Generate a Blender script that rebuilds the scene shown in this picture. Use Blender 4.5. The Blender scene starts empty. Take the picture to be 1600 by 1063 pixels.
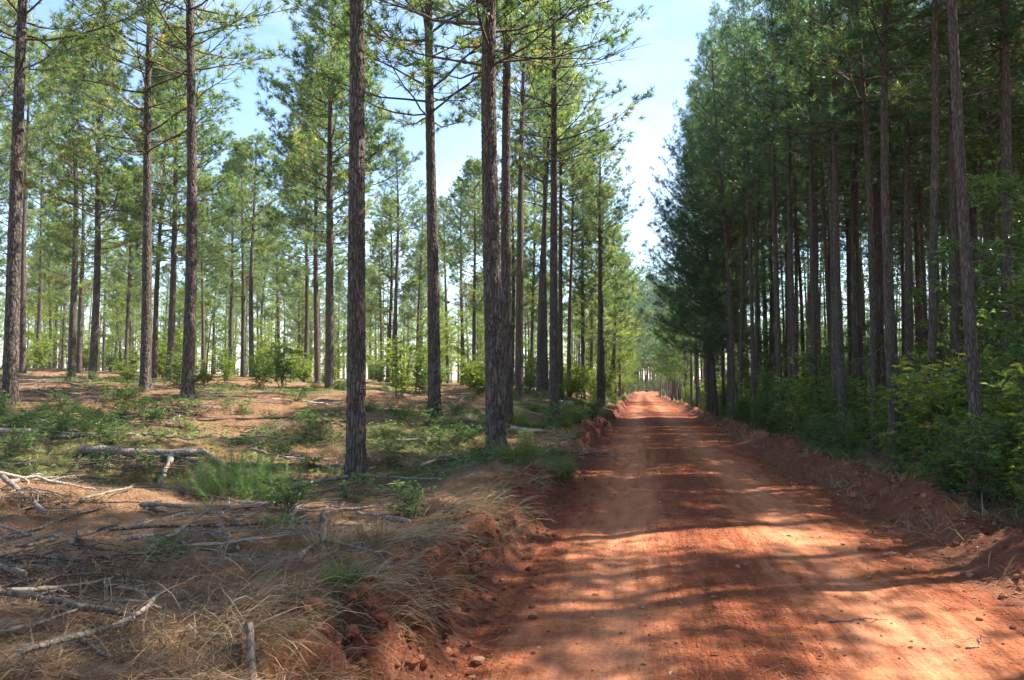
import bpy, math, time
import numpy as np
T0 = time.time()
R = math.radians
sc = bpy.context.scene
COL = sc.collection

# ------------------------------------------------------------------ camera
F_PX, CX, CY, HOR = 1155.0, 800.0, 531.5, 588.0        # in the photograph's 1600 px frame
PITCH = math.atan((HOR - CY) / F_PX)
YAW = math.atan(200 / F_PX)
EYE = np.array([0, 0, 1.65])
cam = bpy.data.cameras.new('camera')
cam.sensor_width = 36.0
cam.lens = F_PX / 1600 * 36
cam.clip_start = 0.05
cam.clip_end = 3000
camo = bpy.data.objects.new('camera', cam)
COL.objects.link(camo)
camo.location = EYE
camo.rotation_euler = (R(90) + PITCH, 0, YAW)
sc.camera = camo

# ------------------------------------------------------------------ sky, sun, exposure
SUN_EL, SUN_AZ = R(48), R(61)                          # azimuth clockwise from the road direction (+Y)
world = bpy.data.worlds.new('World')
sc.world = world
world.use_nodes = True
wn, wl = world.node_tree.nodes, world.node_tree.links
wn.clear()
wo = wn.new('ShaderNodeOutputWorld')
bg = wn.new('ShaderNodeBackground')
sky = wn.new('ShaderNodeTexSky')
sky.sky_type = 'NISHITA'
sky.sun_disc = False
sky.sun_elevation = SUN_EL
sky.sun_rotation = SUN_AZ
sky.air_density = 1.0
sky.dust_density = 0.4
sky.ozone_density = 2.5
tc = wn.new('ShaderNodeTexCoord')
mp = wn.new('ShaderNodeMapping')
mp.inputs['Scale'].default_value = (1.0, 1.0, 2.6)
nz = wn.new('ShaderNodeTexNoise')
nz.inputs['Scale'].default_value = 2.2
nz.inputs['Detail'].default_value = 7
nz.inputs['Roughness'].default_value = 0.6
cr = wn.new('ShaderNodeValToRGB')
cr.color_ramp.elements[0].position = 0.47
cr.color_ramp.elements[0].color = (0, 0, 0, 1)
cr.color_ramp.elements[1].position = 0.75
cr.color_ramp.elements[1].color = (0.42, 0.42, 0.42, 1)
mixc = wn.new('ShaderNodeMixRGB')
mixc.inputs[2].default_value = (5.2, 5.5, 5.9, 1)
wl.new(tc.outputs['Generated'], mp.inputs['Vector'])
wl.new(mp.outputs['Vector'], nz.inputs['Vector'])
wl.new(nz.outputs['Fac'], cr.inputs['Fac'])
wl.new(cr.outputs['Color'], mixc.inputs[0])
wl.new(sky.outputs['Color'], mixc.inputs[1])
wl.new(mixc.outputs['Color'], bg.inputs['Color'])
bg.inputs['Strength'].default_value = 0.106
wl.new(bg.outputs['Background'], wo.inputs['Surface'])

sun = bpy.data.lights.new('sun', 'SUN')
sun.energy = 5.0
sun.angle = R(0.53)
sun.color = (1.0, 0.93, 0.82)
suno = bpy.data.objects.new('sun', sun)
COL.objects.link(suno)
suno.location = (30, 30, 40)
suno.rotation_euler = (R(90) - SUN_EL, 0, R(180) - SUN_AZ)

sc.view_settings.view_transform = 'Standard'
sc.view_settings.look = 'None'
sc.view_settings.exposure = 1.88
sc.view_settings.gamma = 1.0
sc.view_settings.use_curve_mapping = False
sc.render.engine = 'CYCLES'
sc.cycles.max_bounces = 7
sc.cycles.adaptive_threshold = 0.02
sc.cycles.transparent_max_bounces = 4
sc.cycles.diffuse_bounces = 4
sc.cycles.use_denoising = True

# ------------------------------------------------------------------ helpers: noise, pixels, terrain
TAB = np.random.default_rng(5).random((256, 256))

def vnoise(x, y):
    xi, yi = np.floor(x).astype(int), np.floor(y).astype(int)
    fx, fy = x - xi, y - yi
    fx, fy = fx * fx * (3 - 2 * fx), fy * fy * (3 - 2 * fy)
    a, b = TAB[xi & 255, yi & 255], TAB[(xi + 1) & 255, yi & 255]
    c, d = TAB[xi & 255, (yi + 1) & 255], TAB[(xi + 1) & 255, (yi + 1) & 255]
    return (a + (b - a) * fx) * (1 - fy) + (c + (d - c) * fx) * fy - 0.5

def fbm(x, y, o=4, g=0.5):
    s, a = 0, 1.0
    for i in range(o):
        s = s + a * vnoise(x * 2 ** i + 17.3 * i, y * 2 ** i + 9.1 * i)
        a *= g
    return s

def sst(a, b, x):
    t = np.clip((x - a) / (b - a), 0, 1)
    return t * t * (3 - 2 * t)

cyw, syw, cp, sp = math.cos(YAW), math.sin(YAW), math.cos(PITCH), math.sin(PITCH)
FW = np.array([-syw * cp, cyw * cp, sp])
RT = np.array([cyw, syw, 0])
UP = np.cross(RT, FW)

RL, RR = -1.05, 2.75                                   # road edges

def road_z(y):
    return -0.018 * np.clip(y, -60, 170) + 0.05 * np.sin(y * 0.11) * sst(8, 30, y)

def bend(y):                                           # the road swings away behind the dense stand
    return 0.016 * np.clip(y - 180, 0, 40) ** 2 + 1.28 * np.clip(y - 220, 0, None)

def edge_l(y):                                         # wandering left road edge
    return RL + 0.13 * fbm(y * 0.5, y * 0 + 3.3, 3) - 0.0045 * np.clip(y, 0, 80) + bend(y)

def edge_r(y):
    return RR + 0.22 * fbm(y * 0.4, y * 0 + 7.7, 3) + 0.007 * np.clip(y, 0, 90) + bend(y)

def terrain(x, y, fine=True):
    x, y = np.asarray(x, float), np.asarray(y, float)
    zr = road_z(y)
    el, er = edge_l(y), edge_r(y)
    n = fbm(x * 0.55, y * 0.55, 4)
    n2 = fbm(x * 2.3 + 40, y * 2.3 + 11, 4) if fine else 0
    n3 = fbm(x * 9.0 + 4, y * 9.0 + 31, 3) if fine else 0
    # road: crown, wheel ruts, scraped ridges along the edges
    xb = x - bend(y)
    cx = (xb - 0.85)
    road = 0.04 * (1 - (cx / 1.9) ** 2)
    for r0, w, dpt in ((-0.25, 0.30, 0.035), (1.75, 0.32, 0.03), (0.55, 0.2, -0.012)):
        road = road - dpt * np.exp(-((xb - r0 - 0.06 * np.sin(y * 0.35)) / w) ** 2)
    road = road + 0.012 * (fbm(x * 5, y * 1.6 + 60, 3)) + 0.018 * fbm(x * 1.2 + 9, y * 0.8, 3) + (0.010 * n3 if fine else 0)
    # left bank and floor
    u = el - x
    bw = 0.58 + 0.35 * fbm(y * 0.7, y * 0 + 51, 3)
    hb = 0.44 + 0.14 * fbm(y * 0.45, y * 0 + 21, 3)
    bank = hb * sst(0.0, 1.0, (u + (0.28 * n2 + 0.24 * n3 if fine else 0) * sst(0, .3, u)) / bw)
    rise = 0.42 * sst(8.5, 18, y) * sst(0.2, 3.0, u) + 0.036 * np.clip(u - 1, 0, 40) + 0.022 * np.clip(y - 10, 0, 30) * sst(0.3, 5, u)
    rise = rise - 0.30 * np.exp(-(((x + 4.0) / 3.2) ** 2 + ((y - 9.6) / 3.6) ** 2)) * sst(0.9, 2.2, u)
    left = bank + rise + sst(0.0, 0.8, u) * (0.16 * n + 0.10 * n2 + 0.035 * n3)
    # right berm (a windrow of scraped soil) and forest floor
    v = x - er
    bc, bh = 0.85 + 0.25 * fbm(y * 0.6, y * 0 + 81, 2), 0.24 + 0.18 * fbm(y * 1.1, y * 0 + 91, 3)
    berm = bh * np.exp(-((v - bc) / 0.36) ** 2) + 0.12 * sst(0.4, 2.0, v)
    right = berm + 0.012 * np.clip(v, 0, 60) + sst(0.15, 1.0, v) * (0.10 * n + 0.20 * n2 * np.exp(-((v - bc) / 1.0) ** 2) + 0.03 * n2 + 0.09 * n3)
    z = np.where(u > 0, left, np.where(v > 0, right, 0))
    blend = sst(-0.25, 0.15, -u) * sst(-0.3, 0.2, -v)
    z = z + road * blend
    if fine:
        z = z + 0.03 * n3 * (sst(-0.35, 0, u) * sst(-1.5, -0.0, -u) + sst(-0.45, 0.0, v) * sst(-2.5, 0, -v))
    return zr + z

def tz(x, y):
    return float(terrain(np.array([x]), np.array([y]))[0])

def at(px, depth):
    """ground point under picture column px at camera depth"""
    v = (FW * cp - UP * sp)                            # horizontal forward
    h = np.array([-syw, cyw, 0]) * depth + RT * (px - CX) / F_PX * depth
    return h[0], h[1]

def hit(px, py, tmax=80):
    v = FW + RT * (px - CX) / F_PX - UP * (py - CY) / F_PX
    t = np.linspace(1.5, tmax, 4000)
    p = EYE[None] + v[None] * t[:, None]
    below = p[:, 2] < terrain(p[:, 0], p[:, 1], False)
    i = int(np.argmax(below)) if below.any() else 3999
    return p[i]

def to_px(p):
    q = np.asarray(p) - EYE
    d = q @ FW
    return CX + F_PX * (q @ RT) / d, CY - F_PX * (q @ UP) / d, d

# ------------------------------------------------------------------ helpers: meshes
class MB:
    def __init__(s):
        s.v, s.t, s.q, s.a, s.n = [], [], [], [], 0
        s.tm, s.qm = [], []
    def add(s, V, tris=None, quads=None, a=0.5, mat=0):
        V = np.asarray(V, float).reshape(-1, 3)
        if tris is not None and len(tris):
            s.t.append(np.asarray(tris).reshape(-1, 3) + s.n); s.tm.append(np.full(len(s.t[-1]), mat))
        if quads is not None and len(quads):
            s.q.append(np.asarray(quads).reshape(-1, 4) + s.n); s.qm.append(np.full(len(s.q[-1]), mat))
        s.v.append(V)
        s.a.append(np.broadcast_to(np.asarray(a, float).reshape(-1) if np.ndim(a) else np.full(len(V), a), (len(V),)))
        s.n += len(V)
        return s
    def arrays(s):
        V = np.concatenate(s.v)
        A = np.concatenate(s.a)
        t = np.concatenate(s.t) if s.t else np.zeros((0, 3), int)
        q = np.concatenate(s.q) if s.q else np.zeros((0, 4), int)
        return V, t, q, A
    def mesh(s, name, mats, smooth=False, attrs=None):
        V, t, q, A = s.arrays()
        me = bpy.data.meshes.new(name)
        me.vertices.add(len(V))
        me.vertices.foreach_set('co', V.astype(np.float32).ravel())
        idx = np.concatenate([t.ravel(), q.ravel()]).astype(np.int32)
        tot = np.concatenate([np.full(len(t), 3), np.full(len(q), 4)]).astype(np.int32)
        start = np.concatenate([[0], np.cumsum(tot)[:-1]]).astype(np.int32)
        me.loops.add(len(idx))
        me.loops.foreach_set('vertex_index', idx)
        me.polygons.add(len(tot))
        me.polygons.foreach_set('loop_start', start)
        me.polygons.foreach_set('loop_total', tot)
        mi = np.concatenate((s.tm or [np.zeros(0)]) + (s.qm or [np.zeros(0)])).astype(np.int32)
        me.polygons.foreach_set('material_index', mi)
        me.polygons.foreach_set('use_smooth', np.full(len(tot), smooth))
        at_ = me.attributes.new('tint', 'FLOAT', 'POINT')
        at_.data.foreach_set('value', A.astype(np.float32))
        for k, arr in (attrs or {}).items():
            b = me.attributes.new(k, 'FLOAT', 'POINT')
            b.data.foreach_set('value', np.asarray(arr, np.float32))
        for m in (mats if isinstance(mats, (list, tuple)) else [mats]):
            me.materials.append(m)
        me.update(calc_edges=True)
        global TRIS
        TRIS += len(t) + 2 * len(q)
        return me
TRIS = 0

def link(name, data, parent=None, label=None, cat=None, group=None, kind=None, loc=None, rz=0, scale=None):
    o = bpy.data.objects.new(name, data)
    COL.objects.link(o)
    if parent is not None: o.parent = parent
    if label: o['label'] = label
    if cat: o['category'] = cat
    if group: o['group'] = group
    if kind: o['kind'] = kind
    if loc is not None: o.location = loc
    if rz: o.rotation_euler = (0, 0, rz)
    if scale is not None: o.scale = scale
    return o

def unit(v):
    return v / np.maximum(np.linalg.norm(v, axis=-1, keepdims=True), 1e-9)

def tubes(P, Rr, sides):
    """n tubes of k rings: P (n,k,3), Rr (n,k)"""
    n, k, _ = P.shape
    T = unit(np.gradient(P, axis=1))
    ref = np.where(np.abs(T[:, :1, 2:3]) > 0.8, np.array([1.0, 0, 0]), np.array([0, 0, 1.0]))
    U = unit(np.cross(T, np.broadcast_to(ref, T.shape)))
    W = np.cross(T, U)
    a = np.arange(sides) * 2 * np.pi / sides
    V = P[:, :, None] + Rr[:, :, None, None] * (np.cos(a)[:, None] * U[:, :, None] + np.sin(a)[:, None] * W[:, :, None])
    base = (np.arange(n) * k * sides)[:, None, None]
    i = (np.arange(k - 1) * sides)[None, :, None]
    j = np.arange(sides)[None, None, :]
    j2 = (j + 1) % sides
    Q = np.stack([base + i + j, base + i + j2, base + i + sides + j2, base + i + sides + j], -1).reshape(-1, 4)
    return V.reshape(-1, 3), Q

def capped_tube(mb, P, Rr, sides, a=0.5, mat=0, capmat=None, jag=0.0, rng=None):
    V, Q = tubes(P[None], np.asarray(Rr)[None], sides)
    if rng is not None:
        V = V + rng.normal(0, 1, V.shape) * np.repeat(np.asarray(Rr), sides)[:, None] * 0.09
        if jag:
            d0, d1 = unit(P[0] - P[1]), unit(P[-1] - P[-2])
            V[:sides] += d0 * rng.random((sides, 1)) * jag
            V[-sides:] += d1 * rng.random((sides, 1)) * jag
    mb.add(V, None, Q, a, mat)
    for e in (0, -1):
        ring = V[:sides] if e == 0 else V[-sides:]
        j = np.arange(sides); j2 = (j + 1) % sides
        C = ring.mean(0)[None]
        t = np.stack([j2, j, np.full(sides, sides)], 1) if e == 0 else np.stack([j, j2, np.full(sides, sides)], 1)
        mb.add(np.concatenate([ring, C]), t, None, a, mat if capmat is None else capmat)

def frame(D, rng):
    D = unit(D)
    r = unit(rng.normal(size=D.shape))
    U = unit(np.cross(D, r))
    return D, U, np.cross(D, U)

def tufts(mb, P, D, rng, n=22, length=0.19, width=0.010, spread=0.16, a=None, mat=0):
    """bottle-brush bunches of long pine needles, one thin triangle each"""
    N = len(P)
    D, U, W = frame(D, rng)
    s = rng.random((N, n, 1))
    ph = rng.random((N, n, 1)) * 2 * np.pi
    th = np.radians(14 + 84 * rng.random((N, n, 1)) ** 0.85 * (1.05 - 0.35 * s))
    d = np.cos(th) * D[:, None] + np.sin(th) * (np.cos(ph) * U[:, None] + np.sin(ph) * W[:, None])
    b = P[:, None] + D[:, None] * (s - 0.7) * spread
    L = length * (0.75 + 0.45 * rng.random((N, n, 1)))
    side = unit(np.cross(d, rng.normal(size=d.shape))) * width * 0.5
    droop = np.array([0, 0, -1]) * L * 0.06
    V = np.stack([b + side, b - side, b + d * L + droop], 2).reshape(-1, 3)
    t = np.arange(N * n * 3).reshape(-1, 3)
    if a is None: a = rng.random(N)
    mb.add(V, t, None, np.repeat(a, n * 3), mat)

def leaves(mb, P, D, Nn, L, Wd, a, mat=0):
    """ovate leaves folded along the midrib: P base, D direction, Nn normal hint"""
    D = unit(D)
    S = unit(np.cross(D, Nn))
    Nn = np.cross(S, D)
    L = np.asarray(L)[:, None]; Wd = np.asarray(Wd)[:, None]
    b, tip = P, P + D * L - Nn * L * 0.10
    f = Nn * Wd * 0.18
    l1, l2 = P + D * L * 0.28 + S * Wd * 0.46 + f, P + D * L * 0.66 + S * Wd * 0.38 + f * 0.7
    r1, r2 = P + D * L * 0.28 - S * Wd * 0.46 + f, P + D * L * 0.66 - S * Wd * 0.38 + f * 0.7
    V = np.stack([b, r1, r2, tip, l2, l1], 1).reshape(-1, 3)
    k = np.arange(len(P))[:, None] * 6
    q = np.concatenate([k + np.array([[0, 1, 2, 3]]), k + np.array([[0, 3, 4, 5]])])
    mb.add(V, None, q, np.repeat(a, 6), mat)

def blades(mb, P, az, L, Wd, lean, bend, a, rng, mat=0):
    """curved grass blades, ribbons of three steps"""
    N = len(P)
    h = np.stack([np.cos(az), np.sin(az), 0 * az], 1)
    sd = np.stack([-np.sin(az), np.cos(az), 0 * az], 1)
    sd = unit(sd + 0.8 * rng.normal(size=sd.shape))
    pts = [P]
    p = P
    for i in range(3):
        th = lean + bend * i
        p = p + (h * np.sin(th)[:, None] + np.array([0, 0, 1]) * np.cos(th)[:, None]) * (L / 3)[:, None]
        pts.append(p)
    V, w = [], Wd[:, None] * 0.5
    for i, f in enumerate((0.8, 1.0, 0.7)):
        V += [pts[i] - sd * w * f, pts[i] + sd * w * f]
    V.append(pts[3])
    V = np.stack(V, 1).reshape(-1, 3)
    k = np.arange(N)[:, None] * 7
    q = np.concatenate([k + np.array([[0, 1, 3, 2]]), k + np.array([[2, 3, 5, 4]])])
    mb.add(V, k + np.array([[4, 5, 6]]), q, np.repeat(a, 7), mat)

# ------------------------------------------------------------------ materials
def new_mat(name):
    m = bpy.data.materials.new(name)
    m.use_nodes = True
    n, l = m.node_tree.nodes, m.node_tree.links
    n.clear()
    out = n.new('ShaderNodeOutputMaterial')
    return m, n, l, out

def ramp(n, stops):
    r = n.new('ShaderNodeValToRGB')
    e = r.color_ramp.elements
    while len(e) < len(stops): e.new(0.5)
    for k, (p, c) in enumerate(stops):
        e[k].position = p
        e[k].color = (*c, 1)
    return r

def noise(n, l, vec, scale, detail=5, rough=0.55):
    t = n.new('ShaderNodeTexNoise')
    t.inputs['Scale'].default_value = scale
    t.inputs['Detail'].default_value = detail
    t.inputs['Roughness'].default_value = rough
    l.new(vec, t.inputs['Vector'])
    return t

def mixrgb(n, l, f, a, b, mode='MIX'):
    m = n.new('ShaderNodeMixRGB')
    m.blend_type = mode
    for i, s in enumerate((f, a, b)):
        if hasattr(s, 'links'): l.new(s, m.inputs[i])
        elif i == 0: m.inputs[0].default_value = s
        else: m.inputs[i].default_value = (*s, 1)
    return m.outputs[0]

def math_(n, l, op, a, b=None):
    m = n.new('ShaderNodeMath')
    m.operation = op
    for i, s in enumerate((a, b)):
        if s is None: continue
        if hasattr(s, 'links'): l.new(s, m.inputs[i])
        else: m.inputs[i].default_value = s
    return m.outputs[0]

def attr(n, name):
    a = n.new('ShaderNodeAttribute')
    a.attribute_name = name
    return a.outputs['Fac']

def foliage_mat(name, stops, trans=0.35, rough=0.5, tcol=1.3, obj_amt=0.25, spec=0.35):
    m, n, l, out = new_mat(name)
    oi = n.new('ShaderNodeObjectInfo')
    f = math_(n, l, 'ADD', attr(n, 'tint'), math_(n, l, 'MULTIPLY', math_(n, l, 'SUBTRACT', oi.outputs['Random'], 0.5), obj_amt))
    c = ramp(n, stops)
    l.new(f, c.inputs['Fac'])
    p = n.new('ShaderNodeBsdfPrincipled')
    l.new(c.outputs['Color'], p.inputs['Base Color'])
    p.inputs['Roughness'].default_value = rough
    p.inputs['Specular IOR Level'].default_value = spec
    t = n.new('ShaderNodeBsdfTranslucent')
    tcn = mixrgb(n, l, 1.0, c.outputs['Color'], (tcol * 1.15, tcol * 1.08, tcol * 0.62), 'MULTIPLY')
    l.new(tcn, t.inputs['Color'])
    mx = n.new('ShaderNodeMixShader')
    mx.inputs[0].default_value = trans
    l.new(p.outputs[0], mx.inputs[1])
    l.new(t.outputs[0], mx.inputs[2])
    l.new(mx.outputs[0], out.inputs['Surface'])
    return m

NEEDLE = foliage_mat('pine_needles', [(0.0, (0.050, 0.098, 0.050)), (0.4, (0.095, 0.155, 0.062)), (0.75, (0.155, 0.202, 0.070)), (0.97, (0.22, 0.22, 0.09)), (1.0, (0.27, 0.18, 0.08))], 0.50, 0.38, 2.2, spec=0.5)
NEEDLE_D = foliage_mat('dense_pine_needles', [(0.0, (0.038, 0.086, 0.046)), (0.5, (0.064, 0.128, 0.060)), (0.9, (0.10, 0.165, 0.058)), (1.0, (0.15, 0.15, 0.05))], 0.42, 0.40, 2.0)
LEAF_Y = foliage_mat('yellow_green_leaves', [(0.0, (0.07, 0.12, 0.025)), (0.5, (0.13, 0.19, 0.035)), (0.9, (0.22, 0.25, 0.04)), (1.0, (0.30, 0.22, 0.05))], 0.52, 0.45, 2.2)
LEAF_G = foliage_mat('green_leaves', [(0.0, (0.045, 0.09, 0.027)), (0.5, (0.075, 0.138, 0.034)), (0.9, (0.12, 0.185, 0.042)), (1.0, (0.26, 0.20, 0.04))], 0.45, 0.36, 2.2, spec=0.5)
LEAF_P = foliage_mat('pale_green_leaves', [(0.0, (0.07, 0.13, 0.05)), (0.6, (0.12, 0.20, 0.07)), (1.0, (0.22, 0.26, 0.10))], 0.45, 0.45, 1.8)
GRASS_G = foliage_mat('green_grass_blades', [(0.0, (0.07, 0.12, 0.03)), (0.6, (0.13, 0.18, 0.05)), (1.0, (0.28, 0.26, 0.11))], 0.35, 0.5, 1.2)
GRASS_D = foliage_mat('dry_grass_blades', [(0.0, (0.13, 0.085, 0.05)), (0.35, (0.23, 0.155, 0.085)), (0.75, (0.36, 0.265, 0.15)), (0.93, (0.46, 0.38, 0.25)), (1.0, (0.16, 0.19, 0.06))], 0.15, 0.6, 1.1, 0.0)
STRAW = foliage_mat('pine_straw_needles', [(0.0, (0.12, 0.065, 0.035)), (0.5, (0.24, 0.135, 0.07)), (0.85, (0.36, 0.22, 0.12)), (1.0, (0.42, 0.33, 0.22))], 0.1, 0.6, 1.1, 0.0)

def bark_mat(name, c_gap, c_plate, c_warm, scale=13.0, stretch=0.26, depth=0.035, warm_h=None):
    m, n, l, out = new_mat(name)
    co = n.new('ShaderNodeTexCoord')
    oi = n.new('ShaderNodeObjectInfo')
    mp_ = n.new('ShaderNodeMapping')
    mp_.inputs['Scale'].default_value = (1, 1, stretch)
    ad = n.new('ShaderNodeVectorMath'); ad.operation = 'ADD'
    cmb = n.new('ShaderNodeCombineXYZ')
    l.new(math_(n, l, 'MULTIPLY', oi.outputs['Random'], 37.0), cmb.inputs['Z'])
    l.new(co.outputs['Object'], ad.inputs[0]); l.new(cmb.outputs[0], ad.inputs[1])
    l.new(ad.outputs[0], mp_.inputs['Vector'])
    v0 = mp_.outputs['Vector']
    wob = noise(n, l, v0, 9, 3)
    wv = n.new('ShaderNodeVectorMath'); wv.operation = 'MULTIPLY_ADD'
    wv.inputs[1].default_value = (0.10, 0.10, 0.10)
    l.new(wob.outputs['Color'], wv.inputs[0]); l.new(v0, wv.inputs[2])
    vo = n.new('ShaderNodeTexVoronoi'); vo.feature = 'DISTANCE_TO_EDGE'
    vo.inputs['Scale'].default_value = scale
    l.new(wv.outputs[0], vo.inputs['Vector'])
    vc = n.new('ShaderNodeTexVoronoi'); vc.feature = 'F1'
    vc.inputs['Scale'].default_value = scale
    l.new(wv.outputs[0], vc.inputs['Vector'])
    fine = noise(n, l, v0, 60, 5, 0.7)
    big = noise(n, l, v0, 2.2, 4)
    edge = ramp(n, [(0.0, (0, 0, 0)), (0.17, (1, 1, 1))])
    l.new(vo.outputs['Distance'], edge.inputs['Fac'])
    tone = mixrgb(n, l, big.outputs['Fac'], c_plate, c_warm)
    cell = n.new('ShaderNodeSeparateColor'); l.new(vc.outputs['Color'], cell.inputs[0])
    var = math_(n, l, 'ADD', math_(n, l, 'MULTIPLY', cell.outputs[0], 0.34), 0.76)
    var = math_(n, l, 'MULTIPLY', var, math_(n, l, 'ADD', math_(n, l, 'MULTIPLY', fine.outputs['Fac'], 0.9), 0.55))
    vv = n.new('ShaderNodeCombineColor')
    for i in range(3): l.new(var, vv.inputs[i])
    tone = mixrgb(n, l, 1.0, tone, vv.outputs[0], 'MULTIPLY')
    colr = mixrgb(n, l, edge.outputs['Color'], c_gap, tone)
    p = n.new('ShaderNodeBsdfPrincipled')
    l.new(colr, p.inputs['Base Color'])
    p.inputs['Roughness'].default_value = 0.88
    p.inputs['Specular IOR Level'].default_value = 0.2
    h = math_(n, l, 'ADD', edge.outputs['Color'], math_(n, l, 'MULTIPLY', fine.outputs['Fac'], 0.45))
    b = n.new('ShaderNodeBump')
    b.inputs['Strength'].default_value = 1.0
    b.inputs['Distance'].default_value = depth
    l.new(h, b.inputs['Height'])
    l.new(b.outputs[0], p.inputs['Normal'])
    l.new(p.outputs[0], out.inputs['Surface'])
    return m

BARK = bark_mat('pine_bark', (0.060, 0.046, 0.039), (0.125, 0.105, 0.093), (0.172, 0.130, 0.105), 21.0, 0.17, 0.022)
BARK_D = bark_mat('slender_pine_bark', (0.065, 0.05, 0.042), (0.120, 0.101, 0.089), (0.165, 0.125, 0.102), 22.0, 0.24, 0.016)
BRANCH = bark_mat('branch_bark', (0.06, 0.045, 0.038), (0.13, 0.10, 0.085), (0.17, 0.115, 0.085), 30.0, 0.5, 0.006)
DEADW = bark_mat('weathered_wood', (0.13, 0.11, 0.095), (0.24, 0.20, 0.17), (0.27, 0.20, 0.15), 22.0, 0.4, 0.006)
DARKW = bark_mat('damp_dead_wood', (0.075, 0.06, 0.05), (0.15, 0.12, 0.10), (0.19, 0.135, 0.10), 20.0, 0.4, 0.010)
PALEW = bark_mat('bleached_wood', (0.30, 0.245, 0.20), (0.38, 0.315, 0.26), (0.42, 0.325, 0.245), 16.0, 0.4, 0.005)
STEM = bark_mat('shrub_stem', (0.05, 0.04, 0.03), (0.14, 0.11, 0.08), (0.16, 0.13, 0.08), 40.0, 0.4, 0.003)

def soil_parts(n, l, vec):
    big = noise(n, l, vec, 0.7, 5)
    mid = noise(n, l, vec, 4.0, 6, 0.62)
    fine = noise(n, l, vec, 38, 6, 0.7)
    vor = n.new('ShaderNodeTexVoronoi'); vor.inputs['Scale'].default_value = 26
    l.new(vec, vor.inputs['Vector'])
    return big, mid, fine, vor

def make_road_mat():
    m, n, l, out = new_mat('red_clay_road')
    co = n.new('ShaderNodeTexCoord')
    v = co.outputs['Object']
    big, mid, fine, vor = soil_parts(n, l, v)
    st = n.new('ShaderNodeMapping'); st.inputs['Scale'].default_value = (5.0, 0.5, 1)
    l.new(v, st.inputs['Vector'])
    streak = noise(n, l, st.outputs['Vector'], 1.6, 6, 0.65)
    trk = math_(n, l, 'ADD', attr(n, 'track'), math_(n, l, 'MULTIPLY', math_(n, l, 'SUBTRACT', streak.outputs['Fac'], 0.5), 1.5))
    trk = math_(n, l, 'ADD', trk, math_(n, l, 'MULTIPLY', math_(n, l, 'SUBTRACT', mid.outputs['Fac'], 0.5), 0.9))
    cr_ = ramp(n, [(0.0, (0.23, 0.060, 0.024)), (0.3, (0.32, 0.095, 0.039)), (0.6, (0.42, 0.150, 0.068)), (1.0, (0.51, 0.215, 0.108))])
    l.new(trk, cr_.inputs['Fac'])
    sp_ = ramp(n, [(0.35, (0.62, 0.58, 0.56)), (0.62, (1.12, 1.12, 1.12))])
    l.new(fine.outputs['Fac'], sp_.inputs['Fac'])
    colr = mixrgb(n, l, 0.75, cr_.outputs['Color'], sp_.outputs['Color'], 'MULTIPLY')
    p = n.new('ShaderNodeBsdfPrincipled')
    l.new(colr, p.inputs['Base Color'])
    p.inputs['Roughness'].default_value = 0.92
    p.inputs['Specular IOR Level'].default_value = 0.15
    loose = ramp(n, [(0.25, (1, 1, 1)), (0.75, (0.45, 0.45, 0.45))])
    l.new(trk, loose.inputs['Fac'])
    h = math_(n, l, 'ADD', math_(n, l, 'MULTIPLY', fine.outputs['Fac'], 0.6), math_(n, l, 'MULTIPLY', mid.outputs['Fac'], 1.2))
    h = math_(n, l, 'SUBTRACT', h, math_(n, l, 'MULTIPLY', vor.outputs['Distance'], 0.35))
    ty = n.new('ShaderNodeMapping'); ty.inputs['Scale'].default_value = (9.0, 1.1, 1)
    l.new(v, ty.inputs['Vector'])
    tyre = noise(n, l, ty.outputs['Vector'], 3.0, 4, 0.6)
    h = math_(n, l, 'ADD', h, math_(n, l, 'MULTIPLY', tyre.outputs['Fac'], 0.9))
    b = n.new('ShaderNodeBump'); b.inputs['Distance'].default_value = 0.045
    l.new(loose.outputs['Color'], b.inputs['Strength'])
    l.new(h, b.inputs['Height'])
    l.new(b.outputs[0], p.inputs['Normal'])
    l.new(p.outputs[0], out.inputs['Surface'])
    return m

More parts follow.
